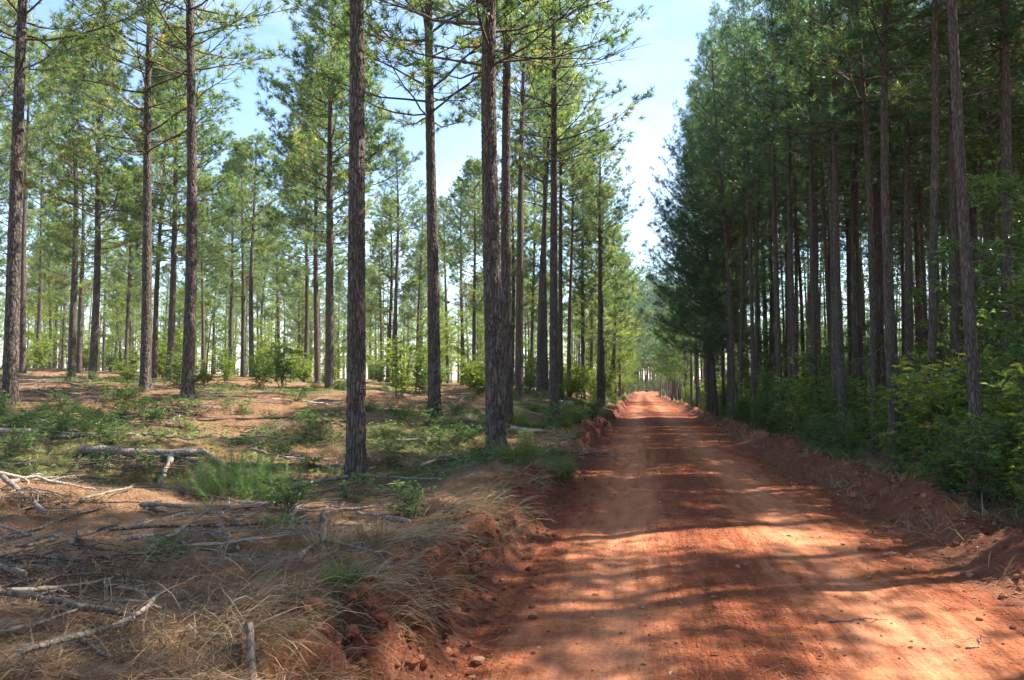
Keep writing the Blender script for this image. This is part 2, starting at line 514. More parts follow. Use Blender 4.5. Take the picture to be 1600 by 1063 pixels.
def make_floor_mat():
    m, n, l, out = new_mat('forest_floor')
    co = n.new('ShaderNodeTexCoord')
    v = co.outputs['Object']
    big, mid, fine, vor = soil_parts(n, l, v)
    straw = ramp(n, [(0.22, (0.10, 0.058, 0.034)), (0.45, (0.19, 0.105, 0.058)), (0.62, (0.27, 0.155, 0.088)), (0.8, (0.33, 0.22, 0.14))])
    fm = math_(n, l, 'ADD', math_(n, l, 'MULTIPLY', mid.outputs['Fac'], 0.55), math_(n, l, 'MULTIPLY', fine.outputs['Fac'], 0.45))
    l.new(fm, straw.inputs['Fac'])
    clay = ramp(n, [(0.3, (0.12, 0.040, 0.023)), (0.5, (0.20, 0.074, 0.041)), (0.75, (0.29, 0.118, 0.066))])
    l.new(fm, clay.inputs['Fac'])
    green = ramp(n, [(0.3, (0.06, 0.075, 0.025)), (0.7, (0.14, 0.15, 0.05))])
    l.new(fm, green.inputs['Fac'])
    s = math_(n, l, 'ADD', attr(n, 'soil'), math_(n, l, 'MULTIPLY', math_(n, l, 'SUBTRACT', mid.outputs['Fac'], 0.5), 1.3))
    sr = ramp(n, [(0.38, (0, 0, 0)), (0.62, (1, 1, 1))]); l.new(s, sr.inputs['Fac'])
    g = math_(n, l, 'ADD', attr(n, 'green'), math_(n, l, 'MULTIPLY', math_(n, l, 'SUBTRACT', mid.outputs['Fac'], 0.5), 1.2))
    gr = ramp(n, [(0.4, (0, 0, 0)), (0.75, (0.8, 0.8, 0.8))]); l.new(g, gr.inputs['Fac'])
    colr = mixrgb(n, l, gr.outputs['Color'], straw.outputs['Color'], green.outputs['Color'])
    colr = mixrgb(n, l, sr.outputs['Color'], colr, clay.outputs['Color'])
    p = n.new('ShaderNodeBsdfPrincipled')
    l.new(colr, p.inputs['Base Color'])
    p.inputs['Roughness'].default_value = 0.95
    p.inputs['Specular IOR Level'].default_value = 0.1
    h = math_(n, l, 'ADD', math_(n, l, 'MULTIPLY', fine.outputs['Fac'], 0.7), math_(n, l, 'MULTIPLY', mid.outputs['Fac'], 1.4))
    h = math_(n, l, 'SUBTRACT', h, math_(n, l, 'MULTIPLY', vor.outputs['Distance'], 0.4))
    b = n.new('ShaderNodeBump'); b.inputs['Distance'].default_value = 0.05; b.inputs['Strength'].default_value = 1.0
    l.new(h, b.inputs['Height'])
    l.new(b.outputs[0], p.inputs['Normal'])
    l.new(p.outputs[0], out.inputs['Surface'])
    return m

ROAD_M, FLOOR_M = make_road_mat(), make_floor_mat()

def clod_mat():
    m, n, l, out = new_mat('red_clay_clods')
    c = ramp(n, [(0, (0.12, 0.038, 0.02)), (0.6, (0.27, 0.095, 0.05)), (0.9, (0.33, 0.13, 0.07)), (1.0, (0.37, 0.18, 0.11))])
    l.new(attr(n, 'tint'), c.inputs['Fac'])
    p = n.new('ShaderNodeBsdfPrincipled'); p.inputs['Roughness'].default_value = 0.95
    p.inputs['Specular IOR Level'].default_value = 0.1
    l.new(c.outputs['Color'], p.inputs['Base Color'])
    co = n.new('ShaderNodeTexCoord')
    nn = noise(n, l, co.outputs['Object'], 70, 5, 0.7)
    b = n.new('ShaderNodeBump'); b.inputs['Distance'].default_value = 0.01
    l.new(nn.outputs['Fac'], b.inputs['Height']); l.new(b.outputs[0], p.inputs['Normal'])
    l.new(p.outputs[0], out.inputs['Surface'])
    return m
CLOD = clod_mat()

# ------------------------------------------------------------------ ground and road
def steps(a, b, s0, g, smax):
    out, s = [a], s0
    while out[-1] < b:
        out.append(out[-1] + s); s = min(s * (1 + g), smax)
    out[-1] = b
    return out

ys = np.array(sorted(set([-60, -45, -32, -22, -14, -8, -4, -1, 1] + steps(2.2, 420, 0.05, 0.0085, 14))))

def sheet(name, xs_rel, edge, sign, mat, uoff):
    """grid following an edge line: x = edge(y) + sign*xs_rel"""
    Y, U = np.meshgrid(ys, xs_rel, indexing='ij')
    X = edge(Y) + sign * U
    Z = terrain(X, Y)
    ny, nx = Y.shape
    i = (np.arange(ny - 1) * nx)[:, None]; j = np.arange(nx - 1)[None]
    q = np.stack([i + j, i + j + 1, i + nx + j + 1, i + nx + j], -1).reshape(-1, 4)
    if sign < 0: q = q[:, ::-1]
    mb = MB().add(np.stack([X, Y, Z], -1), None, q)
    return mb, X.ravel(), Y.ravel(), U.ravel()

# road: u from 0 at the left edge to 1 at the right edge
Ur = np.linspace(0, 1, 84)
Y, U = np.meshgrid(ys, Ur, indexing='ij')
X = edge_l(Y) + (edge_r(Y) - edge_l(Y)) * U
Z = terrain(X, Y)
ny, nx = Y.shape
i = (np.arange(ny - 1) * nx)[:, None]; j = np.arange(nx - 1)[None]
q = np.stack([i + j, i + j + 1, i + nx + j + 1, i + nx + j], -1).reshape(-1, 4)
xx = X - bend(Y) + 0.06 * np.sin(Y * 0.35)
track = 0.30 + 0.5 * np.exp(-((xx + 0.22) / 0.45) ** 2) + 0.5 * np.exp(-((xx - 1.72) / 0.45) ** 2) - 0.24 * np.exp(-((xx - 0.72) / 0.35) ** 2)
track = track - 0.25 * sst(0.35, 0.0, X - edge_l(Y)) - 0.2 * sst(0.5, 0.0, edge_r(Y) - X)
mb = MB().add(np.stack([X, Y, Z], -1), None, q)
me = mb.mesh('road', ROAD_M, True, {'track': track.ravel()})
link('road', me, kind='structure', label='rutted red clay track running straight through the pines', cat='road')

xl = np.array(steps(0, 260, 0.035, 0.021, 9))
mb, X, Y, U = sheet('g', xl, edge_l, -1, FLOOR_M, 0)
soil = np.clip(1.25 - U / 0.72, 0, 1) * 0.9 + 0.25 * sst(0.1, 0.5, fbm(X * 0.35 + 3, Y * 0.35, 3)) + 0.08
green = 0.1 + 0.75 * sst(0.0, 0.45, fbm(X * 0.25 + 70, Y * 0.25 + 20, 3)) + 0.3 * sst(24, 45, Y + U * 0.3)
me = mb.mesh('ground', FLOOR_M, True, {'soil': soil, 'green': green})
link('forest_floor', me, kind='structure', label='sunlit pine straw floor of the thinned stand above the road bank', cat='ground')

xr = np.array(steps(0, 260, 0.045, 0.028, 10))
mb, X, Y, U = sheet('g', xr, edge_r, 1, FLOOR_M, 0)
soil = np.clip(1.3 - U / 1.5, 0, 1) * 0.95
green = 0.1 + 0.5 * sst(1.2, 3, U) * sst(-0.1, 0.35, fbm(X * 0.4 + 7, Y * 0.4 + 2, 3))
me = mb.mesh('ground', FLOOR_M, True, {'soil': soil, 'green': green})
link('forest_floor', me, kind='structure', label='shaded floor of the dense stand behind the red soil berm', cat='ground')

# ------------------------------------------------------------------ pines
def pine(seed, H, zb, Lmax, dbh, spacing, per, dens, style, split=0):
    """returns dict of meshes: trunk, limbs (joined), crown (joined), singles [(wood, needles)] for the lowest `split` branches"""
    rng = np.random.default_rng(seed)
    sway = rng.normal(0, 0.09, 2)
    ph = rng.random(2) * 6
    def axis(z):
        t = z / H
        return np.stack([sway[0] * np.sin(t * 5 + ph[0]) * t * 2.2 + 0 * z, sway[1] * np.sin(t * 4 + ph[1]) * t * 2.2 + 0 * z, z], -1)
    def rad(z):
        t = np.clip(z / H, 0, 1)
        return dbh / 2 * (1.08 * (1 - t) ** 0.72 + 0.04) + dbh * 0.10 * np.exp(-z / 0.22)
    # branches
    B = []
    z = zb + rng.random() * 0.3
    if style == 'open':                                # a few dead bare limbs under the live crown
        for k in range(rng.integers(2, 5)):
            B.append((zb - 0.3 - rng.random() * zb * 0.35, rng.random() * 6.28, 0.25 + 0.9 * rng.random(), R(rng.uniform(-10, 20)), True))
    if style in ('dense', 'edge'):
        for k in range(rng.integers(22, 34)):
            B.append((rng.uniform(zb * 0.25, zb), rng.random() * 6.28, 0.4 + 1.4 * rng.random() ** 1.5, R(rng.uniform(-18, 18)), True))
    while z < H - 0.35:
        t = (z - zb) / (H - zb)
        a0 = rng.random() * 6.28
        m = per + rng.integers(-1, 2)
        for k in range(m):
            az = a0 + 6.283 * k / m + rng.normal(0, 0.3)
            L = Lmax * ((1 - t) ** (0.5 if style == 'edge' else 0.62)) * (0.55 + 0.45 * min(1, t * 4 + 0.35)) * rng.uniform(0.6, 1.12) + 0.25
            if style == 'edge':
                L *= 0.75 + 0.55 * max(0, math.cos(az - math.pi))     # longer towards the light over the road
            el = R(rng.uniform(2, 22) + 48 * t)
            B.append((z + rng.normal(0, 0.07), az, L, el, rng.random() < (0.10 if t < 0.15 else 0.0)))
        z += spacing * rng.uniform(0.7, 1.3) * (1 - 0.35 * t)
    B.sort(key=lambda b: b[0])
    wood, crown, lod, singles = MB(), MB(), [], []
    for bi, (z, az, L, el, dead) in enumerate(B):
        single = bi < split
        wb = MB() if single else wood
        nb = MB() if single else crown
        k = 7
        s = np.linspace(0, 1, k)
        h = np.array([math.cos(az), math.sin(az), 0.0])
        sidev = np.array([-h[1], h[0], 0])
        curve = rng.normal(0, 0.10)
        upc = rng.uniform(0.02, 0.20) if not dead else rng.uniform(-0.15, 0.1)
        sag = rng.uniform(0.0, 0.10)
        o = axis(np.array([z]))[0]
        P = o + L * (s[:, None] * (h * math.cos(el) + np.array([0, 0, math.sin(el)])) + (s ** 2)[:, None] * (sidev * curve) + ((s ** 2.2) * upc - np.sin(s * np.pi) * sag)[:, None] * np.array([0, 0, 1]))
        P[1:-1] += rng.normal(0, 0.018 * L / 2, (k - 2, 3))
        r0 = min(0.008 + 0.0072 * L, rad(np.array([z]))[0] * 0.55) * (0.6 if dead else 1)
        V, Q = tubes(P[None], (r0 * (1 - 0.82 * s))[None], 5)
        wb.add(V, None, Q)
        # branchlets
        nb2 = int((3 if dead else 4) + L * (1.0 if dead else 2.0 * dens))
        sb = np.sort(rng.uniform(0.28 if L > 1.2 else 0.1, 0.98, nb2))
        p0 = np.stack([np.interp(sb, s, P[:, c]) for c in range(3)], 1)
        tang = unit(np.stack([np.interp(sb, s, np.gradient(P[:, c])) for c in range(3)], 1))
        sg = np.where(np.arange(nb2) % 2 == 0, 1, -1)[:, None] * rng.uniform(0.4, 1.1, (nb2, 1))
        d = unit(tang * rng.uniform(0.5, 1.0, (nb2, 1)) + sidev * sg + np.array([0, 0, 1]) * rng.uniform(-0.1, 0.55, (nb2, 1)))
        l2 = (0.25 + 0.42 * L ** 0.8 * (1.05 - sb) * rng.uniform(0.5, 1.2, nb2)) * (0.7 if dead else 1)
        l2 = np.minimum(l2, 1.3)[:, None]
        bendv = np.array([0, 0, 1]) * l2 * rng.uniform(-0.15, 0.3, (nb2, 1))
        PB = np.stack([p0, p0 + d * l2 * 0.5 - bendv * 0.15, p0 + d * l2 + bendv * 0.4], 1)
        V, Q = tubes(PB, np.stack([np.full(nb2, r0 * 0.42), np.full(nb2, r0 * 0.3), np.full(nb2, 0.003)], 1).clip(0.0028), 3)
        wb.add(V, None, Q)
        if not dead:
            TP, TD = [P[-1:]], [unit(P[-1] - P[-2])[None]]
            nt = max(2, int(round(2.3 * dens)))
            for q_ in np.linspace(0.66, 1.0, nt):
                jit = rng.normal(0, 0.05 + 0.09 * (q_ < 0.99), (nb2, 3))
                TP.append(PB[:, 0] + (PB[:, 2] - PB[:, 0]) * q_ + jit)
                TD.append(unit(PB[:, 2] - PB[:, 1]) + jit * 3.5 + np.array([0, 0, 0.35]))
            TP, TD = np.concatenate(TP), np.concatenate(TD)
            tint = np.clip(rng.normal(0.42, 0.2, len(TP)) + rng.normal(0, 0.15), 0, 0.96)
            tint[rng.random(len(TP)) < 0.008] = 1.0
            tufts(nb, TP, TD, rng, 26 if style == 'open' else 17, 0.215, 0.0195 if style == 'open' else 0.0165, 0.12, tint)
            lod.append((TP, TD))
        if single:
            singles.append((wb.mesh('branch', BRANCH, True), nb.mesh('needles', NEEDLE if style == 'open' else NEEDLE_D) if nb.n else None))
    # top leader
    zt = np.linspace(H - 1.2, H, 5)
    tufts(crown, axis(zt), np.tile([0, 0, 1.0], (5, 1)), rng, 30, 0.2, 0.011, 0.3)
    bm_, nm = (BARK, NEEDLE) if style == 'open' else (BARK_D, NEEDLE_D)
    zz = np.concatenate([[-0.25, 0, 0.08, 0.18, 0.32, 0.55], np.linspace(1, H, 30)])
    tr = MB()
    V, Q = tubes(axis(zz)[None], rad(zz)[None], 14)
    V = V + 0.02 * dbh * np.random.default_rng(seed).normal(size=V.shape)
    tr.add(V, None, Q)
    LP, LD = np.concatenate([a for a, b in lod]), np.concatenate([b for a, b in lod])
    out = dict(trunk=tr.mesh('trunk', bm_, True), limbs=wood.mesh('limbs', BRANCH, True), crown=crown.mesh('crown', nm), singles=singles,
               H=H, dbh=dbh, LP=LP, LD=LD, style=style, axis=axis, rad=rad)
    return out

def voro_bark(u, v, per):
    """distance to plate edges on the unrolled bark, periodic in u"""
    ui, vi = np.floor(u).astype(int), np.floor(v).astype(int)
    best = np.full(u.shape, 9.0); sec = np.full(u.shape, 9.0)
    for a in (-1, 0, 1):
        for b in (-1, 0, 1):
            cu, cv = ui + a, vi + b
            hu, hv = TAB[(cu % per) & 255, cv & 255], TAB[((cu % per) + 91) & 255, (cv + 33) & 255]
            d = np.hypot(cu + hu - u, cv + hv - v)
            sec = np.where(d < best, best, np.minimum(sec, d))
            best = np.minimum(best, d)
    return sec - best

def hero_trunk(var, seed):
    """trunk with real bark plates standing proud of the furrows"""
    rng = np.random.default_rng(seed)
    H, S = var['H'], 72
    z = np.concatenate([np.arange(-0.25, 11, 0.026), np.linspace(11.1, H, 20)])
    th = np.arange(S) * 2 * np.pi / S
    ax, rr = var['axis'](z), var['rad'](z)
    TH, ZZ = np.meshgrid(th, z)
    per = 13
    u = TH / (2 * np.pi) * per
    wob = 0.5 * fbm(np.cos(TH) * 1.5 + seed, ZZ * 2.0 + np.sin(TH), 3)
    e = voro_bark(u + wob, ZZ * 6.5 + wob * 1.5 + seed * 7, per)
    e2 = voro_bark(u * 2 + 5 + wob, ZZ * 15 + seed, per * 2)
    disp = 0.017 * sst(0.02, 0.30, e) + 0.006 * sst(0.0, 0.3, e2) + 0.010 * fbm(np.cos(TH) * 4 + 3, ZZ * 6 + np.sin(TH) * 4, 3)
    flare = np.exp(-np.clip(ZZ, 0, 9) / 0.14) * (0.05 + 0.035 * np.cos(TH * 5 + seed))
    rad = rr[:, None] * 1.0 - 0.020 + disp + flare
    V = np.stack([ax[:, 0:1] + rad * np.cos(TH), ax[:, 1:2] + rad * np.sin(TH), ZZ], -1)
    i = (np.arange(len(z) - 1) * S)[:, None]; j = np.arange(S)[None]; j2 = (j + 1) % S
    Q = np.stack([i + j, i + j2, i + S + j2, i + S + j], -1).reshape(-1, 4)
    return MB().add(V, None, Q).mesh('trunk', BARK, True)

OPEN = [pine(100 + k, H, zb, L, 0.34, 0.58, 4, 1.0 if sp_ else 1.25, 'open', sp_) for k, (H, zb, L, sp_) in enumerate(
    [(19.0, 8.0, 3.6, 26), (18.0, 7.3, 3.7, 26), (20.0, 8.6, 3.5, 24), (17.5, 5.6, 3.5, 0), (18.5, 6.4, 3.6, 0), (16.0, 4.6, 3.5, 0)])]
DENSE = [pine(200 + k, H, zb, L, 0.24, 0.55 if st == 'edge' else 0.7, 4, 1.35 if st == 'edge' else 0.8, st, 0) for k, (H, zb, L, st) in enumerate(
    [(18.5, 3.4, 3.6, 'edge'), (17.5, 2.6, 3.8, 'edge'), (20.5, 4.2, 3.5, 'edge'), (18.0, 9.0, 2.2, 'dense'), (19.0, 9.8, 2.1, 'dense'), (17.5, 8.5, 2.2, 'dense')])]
HERO = [hero_trunk(OPEN[k], 3 + k) for k in range(3)]
print('pines', round(time.time() - T0, 1), TRIS)

def put_pine(var, x, y, rz, s, sz, label, group, hero=None, name='pine_tree', ts=None, lean=0.0):
    o = link(name, None, None, label, 'tree', group, None, (x, y, tz(x, y) - 0.02), rz, (s, s, sz))
    o.rotation_euler = (rngp.normal(0, 0.004 if hero else 0.013), rngp.normal(0, 0.004 if hero else 0.013) - lean, rz)
    tr = link('trunk', hero or var['trunk'], o)
    if ts: tr.scale = (ts, ts, 1)
    if hero:
        for w, nmesh in var['singles']:
            b = link('branch', w, o)
            if nmesh: link('needles', nmesh, b)
        link('upper_limbs', var['limbs'], o, kind='stuff')
        link('crown', var['crown'], o)
    else:
        lm = var['limbs']
        if var['singles']:
            lm, cr_m = full_mesh(var)
            link('limbs', lm, o, kind='stuff'); link('crown', cr_m, o)
        else:
            link('limbs', lm, o, kind='stuff'); link('crown', var['crown'], o)
    return o

_full = {}
def full_mesh(var):
    return var['limbs'], var['crown']

rngp = np.random.default_rng(77)
# (picture column, camera depth, trunk width in the photo's px, variant, label)
heroes = [
    (558, 10.9, 36, 0, 'stout pine with dark fissured bark and a bare stem near the road bank'),
    (776, 12.7, 38, 1, 'thick dark pine on the road bank with a second stem close behind it'),
    (793, 16.2, 21, 2, 'dark pine half hidden behind the thick stem on the road bank'),
    (679, 16.6, 24, 1, 'straight pine with limbs to both sides between the two thick dark pines'),
    (294, 17.8, 22, 2, 'pine with its stem lit on one side behind the low green weeds'),
    (18, 16.4, 25, 0, 'sunlit-topped dark pine standing alone on bare orange straw'),
    (228, 21.8, 19, 1, 'pine with a leafy sprout at its foot on the bare straw'),
    (866, 23.0, 17, 2, 'roadside pine with a pale log end lying at its foot'),
]
placed = []
for px, d, w, vi, lab in heroes:
    x, y = at(px, d)
    s = (w / F_PX * d) / (OPEN[vi]['dbh'] * 1.30)
    ax_s = 1.0
    put_pine(OPEN[vi], x, y, rngp.random() * 6.28, ax_s, rngp.uniform(0.90, 0.97), lab, None, HERO[vi], ts=s / ax_s)
    placed.append((x, y))
mids = [(515, 28, 15), (497, 38, 10), (478, 44, 8), (145, 30, 13), (113, 33, 12), (124, 41, 9), (266, 32, 12), (242, 36, 9), (197, 58, 6), (360, 56, 7),
        (380, 50, 8), (394, 46, 9), (548, 33, 11), (606, 52, 7), (617, 49, 8), (811, 29, 14), (843, 33, 12), (853, 35, 11), (889, 44, 8), (911, 48, 8),
        (936, 43, 10), (943, 47, 9), (924, 62, 6), (740, 52, 7), (722, 58, 7), (876, 34, 9), (8, 46, 8), (36, 36, 10), (57, 50, 7), (318, 60, 6), (436, 66, 6),
        (652, 60, 6), (700, 66, 6), (762, 58, 7), (800, 46, 8), (830, 52, 7), (960, 66, 7), (968, 78, 6), (-25, 27, 14), (-40, 38, 9)]
G_MID = 'pines of the thinned stand'
L_MID = ['tall high-crowned pine of the thinned stand beyond the straw clearing', 'full low-crowned pine of the thinned stand beyond the straw clearing']
LOWC = (3, 5)
ML = {515: 'mid-size pine standing behind the stout dark pine with thinner stems beside it', 497: 'thinner pine close beside the mid-size stem past the stout pine',
      478: 'slim pine spaced a step away from the two stems past the stout pine', 145: 'pine on the sunny straw beyond the lone dark pine', 113: 'darker pine with a thin stem close behind it past the sunny straw',
      266: 'shaded grey pine between the sprout-footed pine and the side-lit pine', 548: 'thin pine almost hidden behind the stout dark pine', 811: 'pine just past the pair of thick dark pines on the bank',
      242: 'thin pine just behind the sprout-footed pine', 876: 'thin pine close behind the roadside pine with the pale log end', 36: 'pine half hidden behind the lone dark pine'}
ML2 = {843: 1, 853: 1, 936: 2, 943: 2, 380: 3, 394: 3, 606: 4, 617: 4}
MT = {1: 'one of two close-set pines on the verge short of the roadside pine', 2: 'one of two close-set dark pines at the verge by the far bushes', 3: 'one of two slim pines standing together behind the tall bright bush', 4: 'one of two slim pines standing together behind the yellow-green leafy bush'}
for px, d, w in mids:
    x, y = at(px, d)
    vi = rngp.integers(0, 6)
    s = (w / F_PX * d) / (OPEN[vi]['dbh'] * 1.15)
    put_pine(OPEN[vi], x, y, rngp.random() * 6.28, 0.97, rngp.uniform(0.80, 0.90), ts=float(np.clip(s, 0.7, 1.15)), label=ML.get(px) or (MT[ML2[px]] if px in ML2 else L_MID[vi in LOWC]), group=None if px in ML else ('pair of ' + MT[ML2[px]][11:] if px in ML2 else G_MID + (' with low crowns' if vi in LOWC else '')))
    placed.append((x, y))

def in_view(x, y, m=60):
    px, py, d = to_px((x, y, 3.0))
    return d > 2 and -m < px < 1600 + m

lod_pts = []
tries = 0
n_left = 0
cand = np.column_stack([rngp.uniform(-150, -2.2, 9000), rngp.uniform(26, 210, 9000)])
cand = cand[np.argsort(np.hypot(cand[:, 0], cand[:, 1]))]
for x, y in cand:
    dd = np.hypot(x, y)
    if dd > 190 or not in_view(x, y): continue
    px, py, d = to_px((x, y, 2))
    if d < 40 and px < 960: continue
    if x > edge_l(y) - 1.3: continue
    P_ = np.array(placed)
    if (np.hypot(P_[:, 0] - x, P_[:, 1] - y) < (7.6 if dd < 75 else 6.6)).any(): continue
    placed.append((x, y))
    if n_left < 72:
        n_left += 1
        vi = rngp.integers(0, 6)
        s = rngp.uniform(0.75, 0.98)
        put_pine(OPEN[vi], x, y, rngp.random() * 6.28, s, rngp.uniform(0.70, 0.88), L_MID[vi in LOWC], G_MID + (' with low crowns' if vi in LOWC else ''))
    else:
        lod_pts.append((x, y, 'open'))

# dense planted stand across the road, in rows
G_RIGHT = 'slender pines of the dense stand'
L_EDGE = 'slender pine in the front row of the dense stand, boughs reaching over the verge'
L_DEEP = 'slender straight pine standing in shade in the dense stand'
ROWN = ['', ', second row from the verge', ', third row from the verge', ', fourth row from the verge', ', fifth row from the verge', ', sixth row from the verge', ', deepest rows']
rights = []
for r in range(13):
    x0 = 4.9 + 1.95 * r
    y = -26 + rngp.random() * 2
    while y < 215:
        x, yy = x0 - (0.8 if r == 0 and y > 30 else 0) + 0.007 * min(max(y, 0), 90) - 0.02 * max(0, min(y - 50, 75)) + rngp.normal(0, 0.3), y + rngp.normal(0, 0.35)
        if rngp.random() > 0.16 and x > edge_r(np.array(yy)) + 0.95 and (yy > 14 or rngp.random() < 0.42):
            rights.append((x, yy, r))
        y += 1.75 if y < 45 else 2.3
rights.sort(key=lambda t: np.hypot(t[0], t[1]))
n_right = 0
for x, y, r in rights:
    dist = math.hypot(x, y)
    vis = in_view(x, y, 60) or (dist < 34 and y > -6 and x < 24)
    px, py, d = to_px((x, y, 4.0))
    deep = r > 6 and d > 45
    if vis and n_right < 185 and not deep and y < 80:
        n_right += 1
        if r == 0: vi = rngp.integers(0, 3) if y > 36 else rngp.integers(3, 6)
        else: vi = rngp.integers(3, 6) if (r > 1 or y < 40 or rngp.random() < 0.5) else rngp.integers(0, 3)
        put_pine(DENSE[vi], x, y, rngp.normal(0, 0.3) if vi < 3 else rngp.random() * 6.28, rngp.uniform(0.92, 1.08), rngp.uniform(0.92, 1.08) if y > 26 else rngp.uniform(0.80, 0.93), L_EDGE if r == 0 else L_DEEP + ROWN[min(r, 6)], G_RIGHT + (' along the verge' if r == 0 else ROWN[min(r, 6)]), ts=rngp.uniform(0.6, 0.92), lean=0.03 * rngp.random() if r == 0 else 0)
    elif r < 3 or (r < 11 and y < 62):
        lod_pts.append((x, y, 'edge' if r < 1 else 'dense'))
for k in range(90):                                    # the wood closes over the bend at the far end of the road
    x, y = rngp.uniform(-9, 16), rngp.uniform(192, 240)
    if x < edge_l(np.array(y)) - 2.2: lod_pts.append((x, y, 'edge_big'))
for x, y in [(-2.2, 190), (0.6, 199), (2.6, 204), (-0.6, 206), (4.6, 209), (1.4, 212), (6.5, 214), (3.4, 218)]:
    lod_pts.append((x, y, 'edge_big'))
young = []
for k in range(200):                                   # young growth that closes the view under the far crowns
    px, d = rngp.uniform(-40, 960), rngp.uniform(70, 165)
    x, y = at(px, d)
    if x < -4: young.append((x, y, 'young'))
for k in range(330):
    x, y = rngp.uniform(13, 52), rngp.uniform(20, 115)
    if y > x * 1.6: young.append((x, y, 'young_dense'))
for k in range(130):
    x, y = rngp.uniform(14, 62), rngp.uniform(92, 150)
    if x > edge_r(np.array(y)) + 2: young.append((x, y, 'young_dense'))

def lod_mesh(var, rng, tufts_n, nn, ln, wd):
    mb = MB()
    H = var['H']
    zz = np.array([-0.3, 0.3, H * 0.4, H * 0.75, H])
    V, Q = tubes(var['axis'](zz)[None], var['rad'](zz)[None], 6)
    mb.add(V, None, Q, 0.5, 1)
    k = rng.choice(len(var['LP']), min(tufts_n, len(var['LP'])), replace=False)
    tufts(mb, var['LP'][k], var['LD'][k], rng, nn, ln, wd, 0.45, np.clip(rng.normal(0.42, 0.2, len(k)), 0, 0.96))
    V, t, q, A = mb.arrays()
    return V, t, q, A

def forest(name, pts, label, mats, styles, tn, nn, wd=0.045):
    rng = np.random.default_rng(len(pts))
    lib = {}
    for st in styles:
        vs = OPEN if st == 'open' else DENSE[3:] if st == 'dense' else DENSE[:3]
        lib[st] = [lod_mesh(v, rng, tn, nn, 0.42, wd) for v in vs]
    mb = MB()
    for x, y, st in pts:
        V, t, q, A = lib[st][rng.integers(0, len(lib[st]))]
        a = rng.random() * 6.28 if st != 'edge' else rng.normal(0, 0.3)
        s = rng.uniform(0.34, 0.75) if 'young' in st else rng.uniform(1.3, 1.7) if 'big' in st else rng.uniform(0.85, 1.08)
        c, sn = math.cos(a) * s, math.sin(a) * s
        W = np.stack([V[:, 0] * c - V[:, 1] * sn + x, V[:, 0] * sn + V[:, 1] * c + y, V[:, 2] * s + tz(x, y)], 1)
        mb.add(W, t, None, A + rng.normal(0, 0.06), 0)
        mb.add(W, None, q, A, 1)
    me = mb.mesh(name, mats)
    link(name, me, kind='stuff', label=label, cat='forest')

forest('pine_forest', [p for p in lod_pts if p[2] == 'open'], 'far mass of sunlit pines beyond the thinned stand', [NEEDLE, BARK], ['open'], 200, 6)
forest('young_pine_thicket', [p for p in young if p[2] == 'young'], 'hazy mass of young pines under the far crowns', [NEEDLE, BARK], ['young'], 140, 5, 0.085)
forest('young_pine_thicket', [p for p in young if p[2] != 'young'], 'shaded mass of young pines deep inside the dense stand', [NEEDLE_D, BARK_D], ['young_dense'], 150, 5, 0.10)
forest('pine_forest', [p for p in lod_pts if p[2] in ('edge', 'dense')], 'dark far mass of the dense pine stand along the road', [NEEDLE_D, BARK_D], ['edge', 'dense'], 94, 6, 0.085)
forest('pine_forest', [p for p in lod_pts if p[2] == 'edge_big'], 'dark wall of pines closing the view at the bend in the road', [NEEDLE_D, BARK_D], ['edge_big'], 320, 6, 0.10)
print('forest', round(time.time() - T0, 1), TRIS, 'left', n_left, 'right', n_right, 'lod', len(lod_pts))

